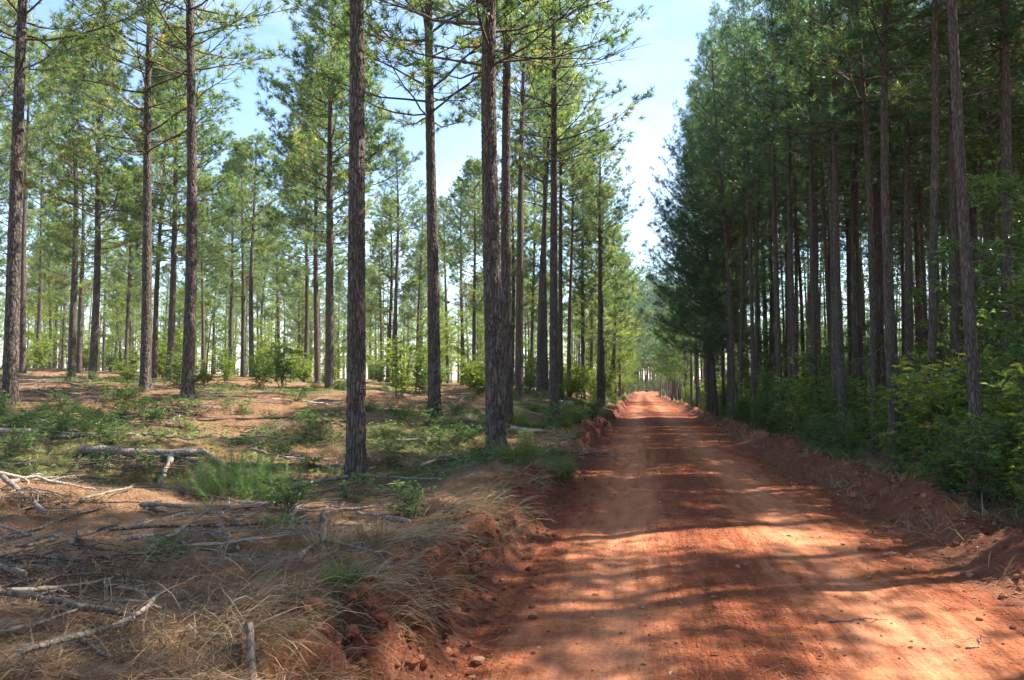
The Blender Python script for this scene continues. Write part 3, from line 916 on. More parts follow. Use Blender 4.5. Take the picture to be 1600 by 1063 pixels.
# ------------------------------------------------------------------ shrubs
def shrub(seed, H, W, nstem, ntwig, nleaf, ll, droop=0.2, mat=LEAF_G, lw=0.42, base_clear=0.1):
    rng = np.random.default_rng(seed)
    wood, lf = MB(), MB()
    P0 = np.column_stack([rng.normal(0, 0.06 * W, (nstem, 2)), np.full(nstem, -0.06)])
    az = rng.random(nstem) * 6.28
    out = rng.uniform(0.15, 0.55, nstem) * W
    hh = H * rng.uniform(0.6, 1.0, nstem)
    s = np.linspace(0, 1, 6)
    SP = np.stack([P0[:, None, 0] + np.cos(az)[:, None] * out[:, None] * s ** 1.3, P0[:, None, 1] + np.sin(az)[:, None] * out[:, None] * s ** 1.3, P0[:, None, 2] + hh[:, None] * s], -1)
    SP[:, 1:] += rng.normal(0, 0.02 * H, SP[:, 1:].shape)
    V, Q = tubes(SP, np.outer(np.full(nstem, 0.006 + 0.006 * H), 1 - 0.8 * s), 5)
    wood.add(V, None, Q)
    si = rng.integers(0, nstem, ntwig)
    ts = rng.uniform(base_clear, 1.0, ntwig) ** 0.8
    f = ts * 5
    i0 = np.minimum(f.astype(int), 4)
    fr = (f - i0)[:, None]
    tp = SP[si, i0] * (1 - fr) + SP[si, i0 + 1] * fr
    ta = rng.random(ntwig) * 6.28
    td = unit(np.column_stack([np.cos(ta), np.sin(ta), rng.uniform(-0.1, 0.9, ntwig)]))
    tl = (0.22 + 0.33 * W * rng.random(ntwig) * (1.15 - 0.6 * ts))[:, None]
    sagv = np.array([0, 0, -1.0]) * tl * droop
    TW = np.stack([tp, tp + td * tl * 0.5 + sagv * 0.1, tp + td * tl + sagv], 1)
    V, Q = tubes(TW, np.tile([0.0045, 0.0035, 0.002], (ntwig, 1)), 3)
    wood.add(V, None, Q)
    M = ntwig * nleaf
    q = rng.uniform(0.15, 1.02, (ntwig, nleaf))[..., None]
    lp = (TW[:, None, 0] * (1 - q) + TW[:, None, 2] * q + (0.25 * q * (1 - q)) * (-sagv[:, None])).reshape(-1, 3)
    la = rng.random((M, 1)) * 6.28
    axis_ = np.repeat(td, nleaf, 0)
    ld = unit(axis_ * 0.7 + 0.9 * np.concatenate([np.cos(la), np.sin(la), rng.uniform(-0.5, 0.5, (M, 1))], 1))
    nn = unit(np.array([0, 0, 1.0]) + 0.55 * rng.normal(size=(M, 3)))
    L = ll * rng.uniform(0.6, 1.25, M)
    tint = np.clip(np.repeat(rng.normal(0.45, 0.16, ntwig), nleaf) + rng.normal(0, 0.1, M), 0, 0.97)
    tint[rng.random(M) < 0.012] = 1.0
    leaves(lf, lp, ld, nn, L, L * lw, tint)
    return wood.mesh('stem', STEM, True), lf.mesh('foliage', mat)

SH_G = [shrub(300 + k, H, W, ns, nt, 9, ll) for k, (H, W, ns, nt, ll) in enumerate([(1.5, 1.1, 7, 150, 0.095), (1.0, 0.9, 7, 110, 0.085), (2.1, 1.3, 8, 190, 0.10), (1.3, 1.3, 9, 150, 0.075), (2.8, 1.4, 6, 200, 0.115)])]
SH_Y = [shrub(320 + k, H, W, ns, nt, 8, ll, mat=LEAF_Y) for k, (H, W, ns, nt, ll) in enumerate([(2.0, 1.6, 7, 190, 0.11), (1.4, 1.5, 8, 170, 0.10), (2.6, 1.5, 5, 190, 0.125)])]
SH_P = [shrub(340 + k, H, W, ns, nt, 6, ll, mat=LEAF_P, lw=0.3) for k, (H, W, ns, nt, ll) in enumerate([(0.42, 0.42, 5, 34, 0.085), (0.30, 0.5, 6, 34, 0.07), (0.6, 0.4, 3, 30, 0.10), (0.24, 0.35, 5, 26, 0.08)])]
SH_L = [shrub(350 + k, H, W, ns, nt, 6, ll, mat=LEAF_G) for k, (H, W, ns, nt, ll) in enumerate([(0.45, 0.5, 6, 44, 0.07), (0.34, 0.55, 6, 40, 0.06), (0.7, 0.5, 4, 40, 0.08)])]

def put_shrub(v, x, y, s, label, cat='shrub', group=None, name='shrub', sink=0.0):
    o = link(name, None, None, label, cat, group, None, (x, y, tz(x, y) - sink), rngp.random() * 6.28, (s, s, s * rngp.uniform(0.9, 1.12)))
    link('stem', v[0], o)
    link('foliage', v[1], o)
    return o

# thinned side: named bushes, then the bright understorey beyond the clearing
named = [(625, 24, 'Y', 0, 1.0, 'yellow-green leafy bush between the two tall pines at the clearing'),
         (655, 27, 'G', 2, 0.95, 'darker green bush tucked behind the yellow-green one'),
         (440, 30, 'Y', 2, 1.0, 'tall bright yellow-green bush at the edge of the straw clearing'),
         (412, 25, 'G', 0, 0.8, 'small dark green bush in front of the tall bright one'),
         (283, 22.5, 'G', 0, 0.85, 'deep green bush just behind the side-lit pine stem'),
         (748, 26, 'Y', 1, 1.0, 'round yellow-green bush beside the thick dark pine'),
         (860, 20.5, 'P', 2, 1.3, 'pale leafy weed at the verge beside the roadside pine'),
         (905, 24, 'Y', 1, 0.55, 'low bright bush on the verge past the roadside pine'),
         (925, 29, 'G', 1, 0.9, 'low green bush on the verge edge further along the road'),
         (320, 30, 'Y', 1, 0.9, 'sunlit yellow bush behind the straw mound')]
for px, d, t, k, s, lab in named:
    x, y = at(px, d)
    put_shrub({'Y': SH_Y, 'G': SH_G, 'P': SH_P}[t][k], x, y, s, lab)
for k in range(74):
    px, d = rngp.uniform(-30, 965), rngp.uniform(31, 75)
    x, y = at(px, d)
    if x > edge_l(y) - 1.0: continue
    yv = rngp.random() < 0.7
    put_shrub((SH_Y if yv else SH_G)[rngp.integers(0, 3)], x, y, rngp.uniform(0.6, 1.25) * (0.8 if d < 36 else 1.1),
              'bright yellow-green understorey bush beyond the straw clearing' if yv else 'dark green understorey bush beyond the straw clearing', 'shrub', 'understorey bushes of the thinned stand' + (' in yellow-green' if yv else ' in dark green'))
# verge thicket across the road
for k in range(210):
    y = 7.5 + 78 * rngp.random() ** 1.35
    x = float(edge_r(np.array(y))) + 1.15 + abs(rngp.normal(0, 1.4)) + (0.4 if k % 3 == 0 else 0)
    if not in_view(x, y, 120): continue
    dv = x - float(edge_r(np.array(y)))
    vi = rngp.integers(0, 4) if dv < 3 or y < 20 else rngp.integers(0, 5)
    put_shrub(SH_G[vi] if k % 4 else SH_Y[vi % 3], x, y, (0.8 if k % 4 == 0 else 1) * rngp.uniform(0.8, 1.35) * (0.55 if dv < 1.7 else 1.0), 'yellow-green bush in the shaded thicket along the dense stand' if k % 4 == 0 else ('waist-high leafy bush', 'knee-high leafy bush', 'tall leafy bush', 'spreading small-leaved bush', 'head-high large-leaved bush')[vi] + ' in the shaded thicket along the dense stand', 'shrub', 'thicket along the dense stand, ' + ('yellow-green' if k % 4 == 0 else 'kind ' + 'abcde'[vi]))
for k in range(34):
    y = 60 + 125 * rngp.random()
    sd = k % 2
    x = float(edge_l(np.array(y))) - 1.2 - 2.2 * rngp.random() if sd else float(edge_r(np.array(y))) + 1.4 + 2.5 * rngp.random()
    put_shrub((SH_Y if sd else SH_G)[rngp.integers(0, 3)], x, y, rngp.uniform(1.0, 1.7), 'large verge bush far down the road' + (' on the sunny bank' if sd else ' below the dense stand'), 'shrub', 'verge bushes far down the road' + (' on the bank' if sd else ''))

# broadleaf trees: over the far verge and in the thicket
def broadleaf(seed, H, W, ntw, nl, ll, mat, clear=0.3):
    rng = np.random.default_rng(seed)
    wood, lf = MB(), MB()
    z = np.linspace(-0.2, H, 10)
    ax = np.column_stack([0.04 * H * np.sin(z / H * 3 + seed), 0.03 * H * np.cos(z / H * 2.5), z])
    V, Q = tubes(ax[None], (0.012 * H * (1.05 - z / H) + 0.008)[None], 8)
    wood.add(V, None, Q)
    nb = 20
    t = np.linspace(clear, 0.97, nb)
    o = np.stack([np.interp(t * H, z, ax[:, c]) for c in range(3)], 1)
    a = np.arange(nb) * 2.4 + rng.normal(0, 0.3, nb)
    L = W * (0.45 + 0.55 * np.sin(np.pi * (0.25 + 0.75 * (t - clear) / (1 - clear)))) * rng.uniform(0.7, 1.15, nb)
    d = np.column_stack([np.cos(a), np.sin(a), rng.uniform(0.15, 0.8, nb)])
    s = np.linspace(0, 1, 6)
    B = o[:, None] + d[:, None] * L[:, None, None] * s[None, :, None] + rng.normal(0, 0.03 * W, (nb, 6, 3)) * s[None, :, None]
    V, Q = tubes(B, np.outer(0.010 + 0.008 * L, 1 - 0.8 * s), 5)
    wood.add(V, None, Q)
    bi = rng.integers(0, nb, ntw); q = rng.uniform(0.25, 1, ntw) * 5
    i0 = np.minimum(q.astype(int), 4); fr = (q - i0)[:, None]
    p = B[bi, i0] * (1 - fr) + B[bi, i0 + 1] * fr
    td = unit(d[bi] * 0.4 + rng.normal(size=(ntw, 3)) * np.array([1, 1, 0.5]))
    tl = rng.uniform(0.25, 0.8, (ntw, 1)) * min(1.0, W / 2)
    TW = np.stack([p, p + td * tl * 0.5, p + td * tl - np.array([0, 0, 0.15]) * tl], 1)
    V, Q = tubes(TW, np.tile([0.006, 0.004, 0.002], (ntw, 1)), 3)
    wood.add(V, None, Q)
    M = ntw * nl
    qq = rng.uniform(0.2, 1.05, (ntw, nl, 1))
    lp = (TW[:, None, 0] * (1 - qq) + TW[:, None, 2] * qq).reshape(-1, 3) + rng.normal(0, 0.03, (M, 3))
    ld = unit(np.repeat(td, nl, 0) * 0.6 + rng.normal(size=(M, 3)) * np.array([1, 1, 0.6]))
    nn = unit(np.array([0, 0, 1.0]) + 0.5 * rng.normal(size=(M, 3)))
    LL = ll * rng.uniform(0.6, 1.25, M)
    tint = np.clip(np.repeat(rng.normal(0.48, 0.17, ntw), nl) + rng.normal(0, 0.08, M), 0, 0.97)
    leaves(lf, lp, ld, nn, LL, LL * 0.5, tint)
    return wood.mesh('trunk', STEM, True), lf.mesh('crown', mat)

BL = [broadleaf(401, 7.5, 2.2, 460, 9, 0.14, LEAF_Y), broadleaf(402, 9.5, 2.6, 560, 9, 0.15, LEAF_G), broadleaf(403, 5.0, 1.5, 260, 9, 0.13, LEAF_G, 0.2)]
def put_broad(v, x, y, s, label, group=None):
    o = link('broadleaf_tree', None, None, label, 'tree', group, None, (x, y, tz(x, y)), rngp.random() * 6.28, (s, s, s))
    link('trunk', v[0], o); link('crown', v[1], o)
for k, (x, y, vi, s, lab) in enumerate([
        (-3.4, 74, 0, 1.0, 'bright yellow-green broadleaf tree leaning over the far bank'),
        (-4.6, 88, 0, 1.25, 'taller bright broadleaf tree beside the far bank'),
        (-2.8, 104, 1, 1.0, 'dark broadleaf tree where the road narrows on the bank'),
        (-0.6, 203, 1, 1.7, 'round green broadleaf tree closing the end of the road'),
        (3.2, 212, 1, 1.7, 'dark broadleaf tree in the gap at the end of the road'),
        (1.6, 197, 1, 1.7, 'full broadleaf tree filling the gap where the road swings away'),
        (6.3, 13.2, 2, 1.0, 'leafy broadleaf sapling in the thicket under the front row pines'),
        (8.6, 17.4, 2, 0.95, 'thin broadleaf sapling among the shaded stems'),
        (5.7, 11.4, 2, 0.62, 'small leafy sapling pushing out of the thicket towards the berm'),
        (7.0, 12.6, 2, 0.9, 'full leafy sapling behind the small one in the thicket'),
        (9.2, 19.0, 1, 0.85, 'spreading broadleaf tree among the first shaded stems')]):
    put_broad(BL[vi], x, y, s, lab)

for k in range(44):                                    # leafy trees crowd the far verges until the road bends away
    y = 62 + 125 * rngp.random()
    sd = k % 2
    x = float(edge_l(np.array(y))) - 1.0 - 2.2 * rngp.random() if sd else float(edge_r(np.array(y))) + 0.9 + 1.5 * rngp.random()
    put_broad(BL[(0, 0, 1)[rngp.integers(0, 3)] if sd else 1], x, y, rngp.uniform(0.7, 1.25), 'leafy broadleaf tree crowding the far verge ' + ('of the sunny bank' if sd else 'below the dense stand'), 'broadleaf trees of the far verge ' + ('on the bank' if sd else 'by the dense stand'))
for k in range(16):
    y = 182 + 3.0 * k + rngp.normal(0, 0.6)
    put_broad(BL[1], float(edge_l(np.array(y))) - 2.6 - 1.5 * rngp.random(), y, rngp.uniform(1.3, 1.9), 'full leafy tree on the outside of the far bend in the road', 'leafy trees on the far bend')
    for q in (0, 1):
        y2 = y + 1.5 * q
        put_shrub(SH_G[2 + q], float(edge_l(np.array(y2))) - 1.3 - 0.8 * rngp.random(), y2, rngp.uniform(1.3, 2.0), 'large dark bush on the outside of the far bend in the road', 'shrub', 'bushes on the far bend')
for k in range(135):                                   # broadleaf understorey under the far pines
    px, d = rngp.uniform(-30, 950), rngp.uniform(56, 150)
    x, y = at(px, d)
    if x > -5: continue
    put_broad(BL[(0, 0, 2)[k % 3]], x, y, rngp.uniform(0.5, 0.95), 'pale green young broadleaf tree under the far pines of the thinned stand', 'young broadleaf trees under the far pines')
for k in range(26):
    y = rngp.uniform(20, 62)
    x = float(edge_r(np.array(y))) + rngp.uniform(3.2, 11)
    put_broad(BL[2], x, y, rngp.uniform(0.5, 0.95), 'slim leafy sapling growing between the stems near the verge of the dense stand', 'saplings between the verge stems')
for k in range(80):
    x, y = rngp.uniform(11, 40), rngp.uniform(30, 105)
    if y < x * 1.9: continue
    put_broad(BL[1 + k % 2], x, y, rngp.uniform(0.6, 1.0), 'shaded young broadleaf tree deep inside the dense stand', 'young broadleaf trees inside the dense stand')

# ------------------------------------------------------------------ low plants on the floor
fen = []
for k in range(2):                                     # feathery weeds: upright stems with hair-fine leaves
    rng = np.random.default_rng(500 + k)
    mb = MB()
    n = 46
    b = np.column_stack([rng.normal(0, 0.22, (n, 2)), np.full(n, -0.03)])
    h = rng.uniform(0.3, 0.75, n)
    tipv = np.column_stack([b[:, :2] * 0.6 + rng.normal(0, 0.06, (n, 2)), h])
    SPT = np.stack([b, b + tipv * 0.5, b + tipv], 1)
    V, Q = tubes(SPT, np.tile([0.005, 0.004, 0.0015], (n, 1)), 4)
    mb.add(V, None, Q, 0.3)
    q = np.linspace(0.2, 1, 10)
    TP = (b[:, None] + tipv[:, None] * q[None, :, None]).reshape(-1, 3)
    TD = np.repeat(unit(tipv), 10, 0) + rng.normal(0, 0.25, (n * 10, 3))
    tufts(mb, TP, TD, rng, 12, 0.10, 0.005, 0.09, np.clip(rng.normal(0.45, 0.2, n * 10), 0, 1))
    fen.append(mb.mesh('feathery_weed', LEAF_P))
for px, d, s, k, lab in [(352, 9.2, 0.75, 0, 'feathery green weed clump among the fallen branches'), (408, 9.0, 0.85, 1, 'larger feathery green weed clump before the pale broken limb'),
                      (385, 10.2, 0.65, 0, 'feathery green weed clump behind the two nearer ones')]:
    x, y = at(px, d)
    link('feathery_weed', fen[k], None, lab, 'weed', None, None, (x, y, tz(x, y)), k * 2.0, (s, s, s))

seed_spots = [(640, 7.6, 'P', 2, 0.85, 'bright green seedling with spread leaves near the top of the bank'),
              (270, 4.9, 'P', 1, 0.55, 'small bright green weed among the tangled branches'),
              (545, 9.4, 'P', 2, 0.9, 'yellowish seedling before the stout pine'),
              (450, 7.3, 'L', 0, 0.9, 'dark leafy weed in the hollow by the dry grass')]
for px, d, t, k, s, lab in seed_spots:
    x, y = at(px, d)
    put_shrub((SH_P if t == 'P' else SH_L)[k], x, y, s, lab, 'weed', None, 'weed')
n = 0
for k in range(900):
    if n >= 150: break
    px, d = rngp.uniform(-20, 980), 6.5 + 26 * rngp.random() ** 1.2
    x, y = at(px, d)
    u = float(edge_l(np.array(y))) - x
    if u < 0.7: continue
    g = float(fbm(np.array(x * 0.25 + 70), np.array(y * 0.25 + 20), 3))
    band = math.exp(-((d - 15) / 3.0) ** 2)
    if rngp.random() > 0.06 + 1.1 * max(0, g) + 0.5 * band: continue
    if d < 11.5 and rngp.random() < 0.7: continue
    n += 1
    pal = rngp.random() < 0.7
    put_shrub((SH_P if pal else SH_L)[rngp.integers(0, 4 if pal else 3)], x, y, rngp.uniform(0.45, 1.0), 'small pale green weed sprouting from the pine straw' if pal else 'small dark leafy weed on the pine straw',
              'weed', 'weeds on the straw floor' + (' with pale leaves' if pal else ' with dark leaves'), 'weed')

# ------------------------------------------------------------------ fallen wood
def resample(pts, n):
    pts = np.asarray(pts, float)
    s = np.concatenate([[0], np.cumsum(np.linalg.norm(np.diff(pts, axis=0), axis=1))])
    t = np.linspace(0, s[-1], n)
    return np.stack([np.interp(t, s, pts[:, c]) for c in range(3)], 1)

def fallen(pts, r0, r1, mat, label, seed, twigs=3, group=None, name='fallen_branch', snap=False):
    rng = np.random.default_rng(seed)
    P = resample(pts, 14)
    L = np.linalg.norm(P[-1] - P[0])
    if len(pts) == 2: pass
    P[1:-1] += rng.normal(0, 0.010 * L + 0.004, (12, 3)) * np.array([1, 1, 0.5])
    for it in range(1):
        P[1:-1] = 0.5 * P[1:-1] + 0.25 * (P[:-2] + P[2:])
    org = P.mean(0).copy(); org[2] = P[:, 2].min()
    mb = MB()
    rr = np.linspace(r0, r1, 14) * (1 + 0.10 * rng.normal(size=14))
    capped_tube(mb, P - org, rr, 9, 0.5, 0, 1, r0 * 1.3, rng)
    for k in range(twigs):
        q = rng.integers(3, 13)
        d = unit(unit(P[q] - P[q - 1]) * 0.8 + rng.normal(size=3) * np.array([0.8, 0.8, 0.35]) + np.array([0, 0, 0.15]))
        l2 = rng.uniform(0.10, 0.32) * min(L, 1.6)
        T = np.stack([P[q], P[q] + d * l2 * 0.5 + rng.normal(0, 0.02, 3), P[q] + d * l2]) - org
        capped_tube(mb, T, np.array([rr[q] * 0.5, rr[q] * 0.38, 0.003]), 5, 0.5, 0)
    me = mb.mesh('fallen_branch', [mat, PALEW], True)
    return link(name, me, None, label, 'branch' if name == 'fallen_branch' else 'log', group, None, org)

def stick_px(pix, wpx, lift, mat, label, seed, twigs=3, taper=0.5, name='fallen_branch'):
    pts = []
    for k, (px, py) in enumerate(pix):
        p = hit(px, py + 0)
        lz = lift[k] if isinstance(lift, (list, tuple)) else lift
        if lz > 0.1:                                   # a raised end: move towards the eye so it covers the same pixel
            v = FW + RT * (px - CX) / F_PX - UP * (py - CY) / F_PX
            p = p - v * (lz / max(0.05, -v[2]))
        else:
            p = np.array([p[0], p[1], tz(p[0], p[1]) + lz + 0.02])
        pts.append(p)
    d = to_px(pts[0])[2]
    r = wpx / F_PX * d * 0.5
    return fallen(pts, r, r * taper, mat, label, seed, twigs, None, name)

STK = [
    ([(130, 712), (225, 716), (316, 718)], 15, 0.07, DEADW, 'thick broken log with a pale end lying across the straw', 1, 0, 0.8, 'fallen_log'),
    ([(232, 868), (280, 830), (325, 797)], 9, [0.02, 0.12, 0.26], DEADW, 'pale stick propped up over a dark hollow', 2, 1, 0.6, 'fallen_branch'),
    ([(-20, 902), (36, 916)], 9, 0.03, DEADW, 'short bluish-grey stick end on the straw', 3, 0, 0.9, 'fallen_branch'),
    ([(18, 962), (95, 935), (172, 908)], 9, 0.04, PALEW, 'pale smooth branch on top of the tangle of grey branches', 4, 1, 0.5, 'fallen_branch'),
    ([(30, 1060), (110, 1030), (190, 997), (245, 960), (258, 938)], 12, 0.05, DEADW, 'long curved pale branch with a hooked end in the tangle', 5, 2, 0.6, 'fallen_branch'),
    ([(10, 962), (110, 975), (205, 985)], 12, 0.04, DARKW, 'dark straight branch under the tangle', 6, 1, 0.7, 'fallen_branch'),
    ([(-15, 1012), (50, 995), (118, 978)], 8, 0.03, DEADW, 'brown stick low in the tangle', 7, 2, 0.7, 'fallen_branch'),
    ([(45, 945), (150, 958), (240, 964)], 5, 0.05, DEADW, 'thin grey straight stick crossing the tangle', 8, 1, 0.5, 'fallen_branch'),
    ([(185, 920), (225, 938), (262, 942)], 7, 0.04, DEADW, 'grey forked branch meeting the hooked branch', 9, 3, 0.5, 'fallen_branch'),
    ([(170, 945), (205, 958), (250, 966)], 7, 0.03, PALEW, 'short pale piece lying in the tangle', 10, 1, 0.7, 'fallen_branch'),
    ([(125, 1027), (172, 1036)], 9, 0.03, DARKW, 'short dark stick beside the long curved branch', 11, 0, 0.8, 'fallen_branch'),
    ([(312, 704), (345, 726), (395, 750)], 8, [0.22, 0.14, 0.03], PALEW, 'pale broken limb leaning down into the feathery weeds', 12, 1, 0.8, 'fallen_branch'),
    ([(5, 762), (40, 785), (70, 808)], 8, [0.1, 0.05, 0.03], DEADW, 'grey forked limb sloping onto the straw', 13, 3, 0.9, 'fallen_branch'),
    ([(15, 757), (90, 754), (162, 750)], 7, 0.04, DEADW, 'straight grey branch beside the forked limb', 14, 2, 0.5, 'fallen_branch'),
    ([(128, 790), (165, 780), (205, 771)], 6, 0.03, DEADW, 'short grey stick past the forked limb', 15, 1, 0.6, 'fallen_branch'),
    ([(-10, 683), (55, 677), (118, 664)], 8, 0.05, PALEW, 'pale forked branch on the orange straw below the lone dark pine', 16, 4, 0.5, 'fallen_branch'),
    ([(80, 687), (205, 683)], 6, 0.03, DARKW, 'dark straight branch across the orange straw', 17, 2, 0.6, 'fallen_branch'),
    ([(222, 803), (290, 806), (360, 806)], 8, 0.04, DEADW, 'grey branch lying behind the propped stick', 18, 2, 0.6, 'fallen_branch'),
    ([(506, 872), (505, 840), (511, 800)], 9, [0.0, 0.02, 0.03], DEADW, 'upright mottled stick pointing at the stout pine', 19, 1, 0.8, 'fallen_branch'),
    ([(470, 882), (505, 868), (560, 855), (600, 862), (622, 900)], 8, [0.02, 0.10, 0.16, 0.12, 0.02], DEADW, 'pale arched root curling over the bank edge', 20, 1, 0.4, 'fallen_branch'),
    ([(432, 770), (500, 757), (560, 752), (685, 758)], 8, 0.05, DEADW, 'long pale branch lying at the foot of the stout pine', 21, 4, 0.5, 'fallen_branch'),
    ([(560, 806), (640, 816)], 7, 0.03, DEADW, 'straight grey stick beyond the upright mottled stick', 22, 1, 0.8, 'fallen_branch'),
    ([(660, 737), (705, 714)], 5, 0.06, PALEW, 'small pale crooked twig between the two thick pines', 23, 3, 0.6, 'fallen_branch'),
    ([(388, 1010), (402, 1070)], 13, [0.06, 0.0], DEADW, 'short grey stub sticking out of the dry grass', 24, 0, 0.9, 'fallen_branch'),
    ([(800, 676), (850, 683), (900, 692)], 6, 0.05, PALEW, 'pale branch on the reddish brush heap at the bank', 25, 4, 0.6, 'fallen_branch'),
    ([(268, 724), (250, 756)], 8, 0.04, PALEW, 'short pale split stub below the thick log', 26, 0, 0.8, 'fallen_branch'),
    ([(874, 634), (893, 634)], 9, 0.10, PALEW, 'pale sawn log end at the foot of the roadside pine', 27, 0, 0.95, 'fallen_log'),
    ([(-10, 830), (60, 842), (150, 862)], 4, 0.03, DEADW, 'thin pale vine stem over the dry grass', 28, 2, 0.5, 'fallen_branch'),
]
for pix, w, lift, mat, lab, seed, tw, tp_, nm in STK:
    stick_px(pix, w, lift, mat, lab, seed, tw, tp_, nm)

lib_st = []
for k in range(9):
    rng = np.random.default_rng(600 + k)
    L = rng.uniform(0.7, 2.0)
    P = resample([(-L / 2, 0, 0), (0, rng.normal(0, 0.06), 0), (L / 2, 0, 0)], 12)
    P[1:-1] += rng.normal(0, 0.02, (10, 3)) * np.array([1, 1, 0.4])
    mb = MB()
    r0 = rng.uniform(0.014, 0.032)
    rr = np.linspace(r0, r0 * 0.4, 12)
    capped_tube(mb, P, rr, 8, 0.5, 0, 1, r0, rng)
    for q in rng.integers(2, 11, 4):
        d = unit(np.array([0.8, rng.normal(0, 0.8), 0.15]))
        l2 = rng.uniform(0.12, 0.45)
        capped_tube(mb, np.stack([P[q], P[q] + d * l2 * 0.5 + rng.normal(0, 0.02, 3), P[q] + d * l2]), np.array([rr[q] * 0.55, rr[q] * 0.4, 0.003]), 5)
    lib_st.append(mb.mesh('fallen_branch', [(DEADW, DARKW, PALEW, DEADW)[k % 4], PALEW], True))
n = 0
for k in range(1200):
    if n >= 210: break
    px, d = rngp.uniform(-30, 960), 5.0 + 27 * rngp.random() ** 1.1
    x, y = at(px, d)
    u = float(edge_l(np.array(y))) - x
    if u < 1.3: continue
    n += 1
    a = rngp.normal(YAW, 0.55) if rngp.random() < 0.75 else rngp.random() * 6.28
    s = rngp.uniform(0.55, 1.25)
    k2 = rngp.integers(0, 9)
    dx, dy = math.cos(a) * 0.5 * s, math.sin(a) * 0.5 * s
    z0, z1 = tz(x - dx, y - dy), tz(x + dx, y + dy)
    o = link('fallen_branch', lib_st[k2], None, ('grey', 'dark', 'pale', 'grey')[k2 % 4] + ' fallen branch scattered on the straw of the thinned stand', 'branch', ('grey', 'dark', 'pale', 'grey')[k2 % 4] + ' fallen branches scattered on the straw', None, (x, y, max((z0 + z1) / 2, tz(x, y)) + 0.012))
    o.rotation_euler = (rngp.random() * 0.3, -math.atan2(z1 - z0, s), a)
    o.scale = (s, s, s)

def brush_heap(seed, w, h, nst):
    rng = np.random.default_rng(seed)
    n = nst
    c = np.column_stack([rng.normal(0, w * 0.33, n), rng.normal(0, w * 0.22, n), rng.random(n) * h])
    a = rng.normal(0, 0.7, n)
    L = rng.uniform(0.3, 1.0, n) * w * 0.6
    d = np.column_stack([np.cos(a), np.sin(a), rng.normal(0, 0.16, n)]) * L[:, None] * 0.5
    P = np.stack([c - d, c - d * 0.33 + rng.normal(0, 0.03, (n, 3)), c + d * 0.33 + rng.normal(0, 0.03, (n, 3)), c + d], 1)
    P[..., 2] = np.maximum(P[..., 2], 0.0) * (1 - np.clip(np.hypot(P[..., 0], P[..., 1]) / (w * 0.9), 0, 0.8))
    mb = MB()
    r = rng.uniform(0.005, 0.016, n)
    V, Q = tubes(P, np.stack([r, r, r * 0.8, r * 0.4], 1), 5)
    mb.add(V, None, Q)
    tp_ = np.column_stack([rng.normal(0, w * 0.35, 160), rng.normal(0, w * 0.25, 160), rng.random(160) * h * 0.6])
    tufts(mb, tp_, rng.normal(size=(160, 3)), rng, 14, 0.18, 0.006, 0.2, rng.random(160), 1)
    return mb.mesh('brush_heap', [DEADW if seed % 2 else DARKW, STRAW], True)
BH = [brush_heap(700 + k, w, h, m) for k, (w, h, m) in enumerate([(2.0, 0.35, 60), (1.4, 0.3, 46), (2.6, 0.4, 70)])]
for k, (px, d, s, lab) in enumerate([(285, 15.8, 0.9, 'dark heap of slash twigs before the side-lit pine'), (600, 12.0, 0.8, 'grey heap of twigs just behind the stout pine'), (850, 13.8, 0.8, 'reddish brush heap on the bank beside the thick dark pine'),
                                  (110, 18.5, 1.0, 'low twig heap on the orange straw behind the lone pine'), (470, 14.2, 0.9, 'long low slash heap across the straw clearing'), (200, 10.6, 0.7, 'slash heap beside the thick broken log'),
                                  (700, 19.5, 1.0, 'twig heap behind the straight pine'), (40, 7.6, 0.7, 'tangle of dark twigs beside the forked limb'), (330, 24.5, 1.1, 'pale brush mound in full sun past the side-lit pine'), (90, 4.6, 0.55, 'heap of dead twigs under the tangle of branches')]):
    x, y = at(px, d)
    link('brush_heap', BH[k % 3], None, lab, 'brush heap', None, None, (x, y, tz(x, y)), YAW + rngp.normal(0, 0.3), (s, s, s))

# ------------------------------------------------------------------ litter, grass, clods (uncountable)
def scatter_left(n, dmin, dmax, umin, umax, pw=1.4, pxr=(-60, 1000)):
    d = dmin + (dmax - dmin) * rngp.random(n) ** pw
    px = rngp.uniform(pxr[0], pxr[1], n)
    h = np.array([-syw, cyw])[None] * d[:, None] + np.array([cyw, syw])[None] * ((px - CX) / F_PX * d)[:, None]
    u = edge_l(h[:, 1]) - h[:, 0]
    k = (u > umin) & (u < umax)
    return h[k, 0], h[k, 1], u[k], d[k]

# pine straw
x, y, u, d = scatter_left(64000, 3.0, 26, 0.15, 60)
P = np.column_stack([x, y, terrain(x, y)])
az = rngp.random(len(x)) * 6.28
L = rngp.uniform(0.10, 0.24, len(x)); 
dv = np.column_stack([np.cos(az), np.sin(az), rngp.normal(0.05, 0.16, len(x))])
w = (0.0011 + 0.00018 * d)[:, None]
sd = np.column_stack([-np.sin(az), np.cos(az), 0 * az]) * w
lift = np.array([0, 0, 1.0]) * rngp.uniform(0.003, 0.03, (len(x), 1))
V = np.stack([P + lift - dv * L[:, None] * 0.5 - sd, P + lift - dv * L[:, None] * 0.5 + sd, P + lift + dv * L[:, None] * 0.5], 1).reshape(-1, 3)
me = MB().add(V, np.arange(len(V)).reshape(-1, 3), None, np.repeat(np.clip(rngp.normal(0.5, 0.25, len(x)), 0, 1), 3)).mesh('pine_straw', STRAW)
link('pine_straw', me, kind='stuff', label='fallen brown pine needles littering the thinned stand floor', cat='litter')

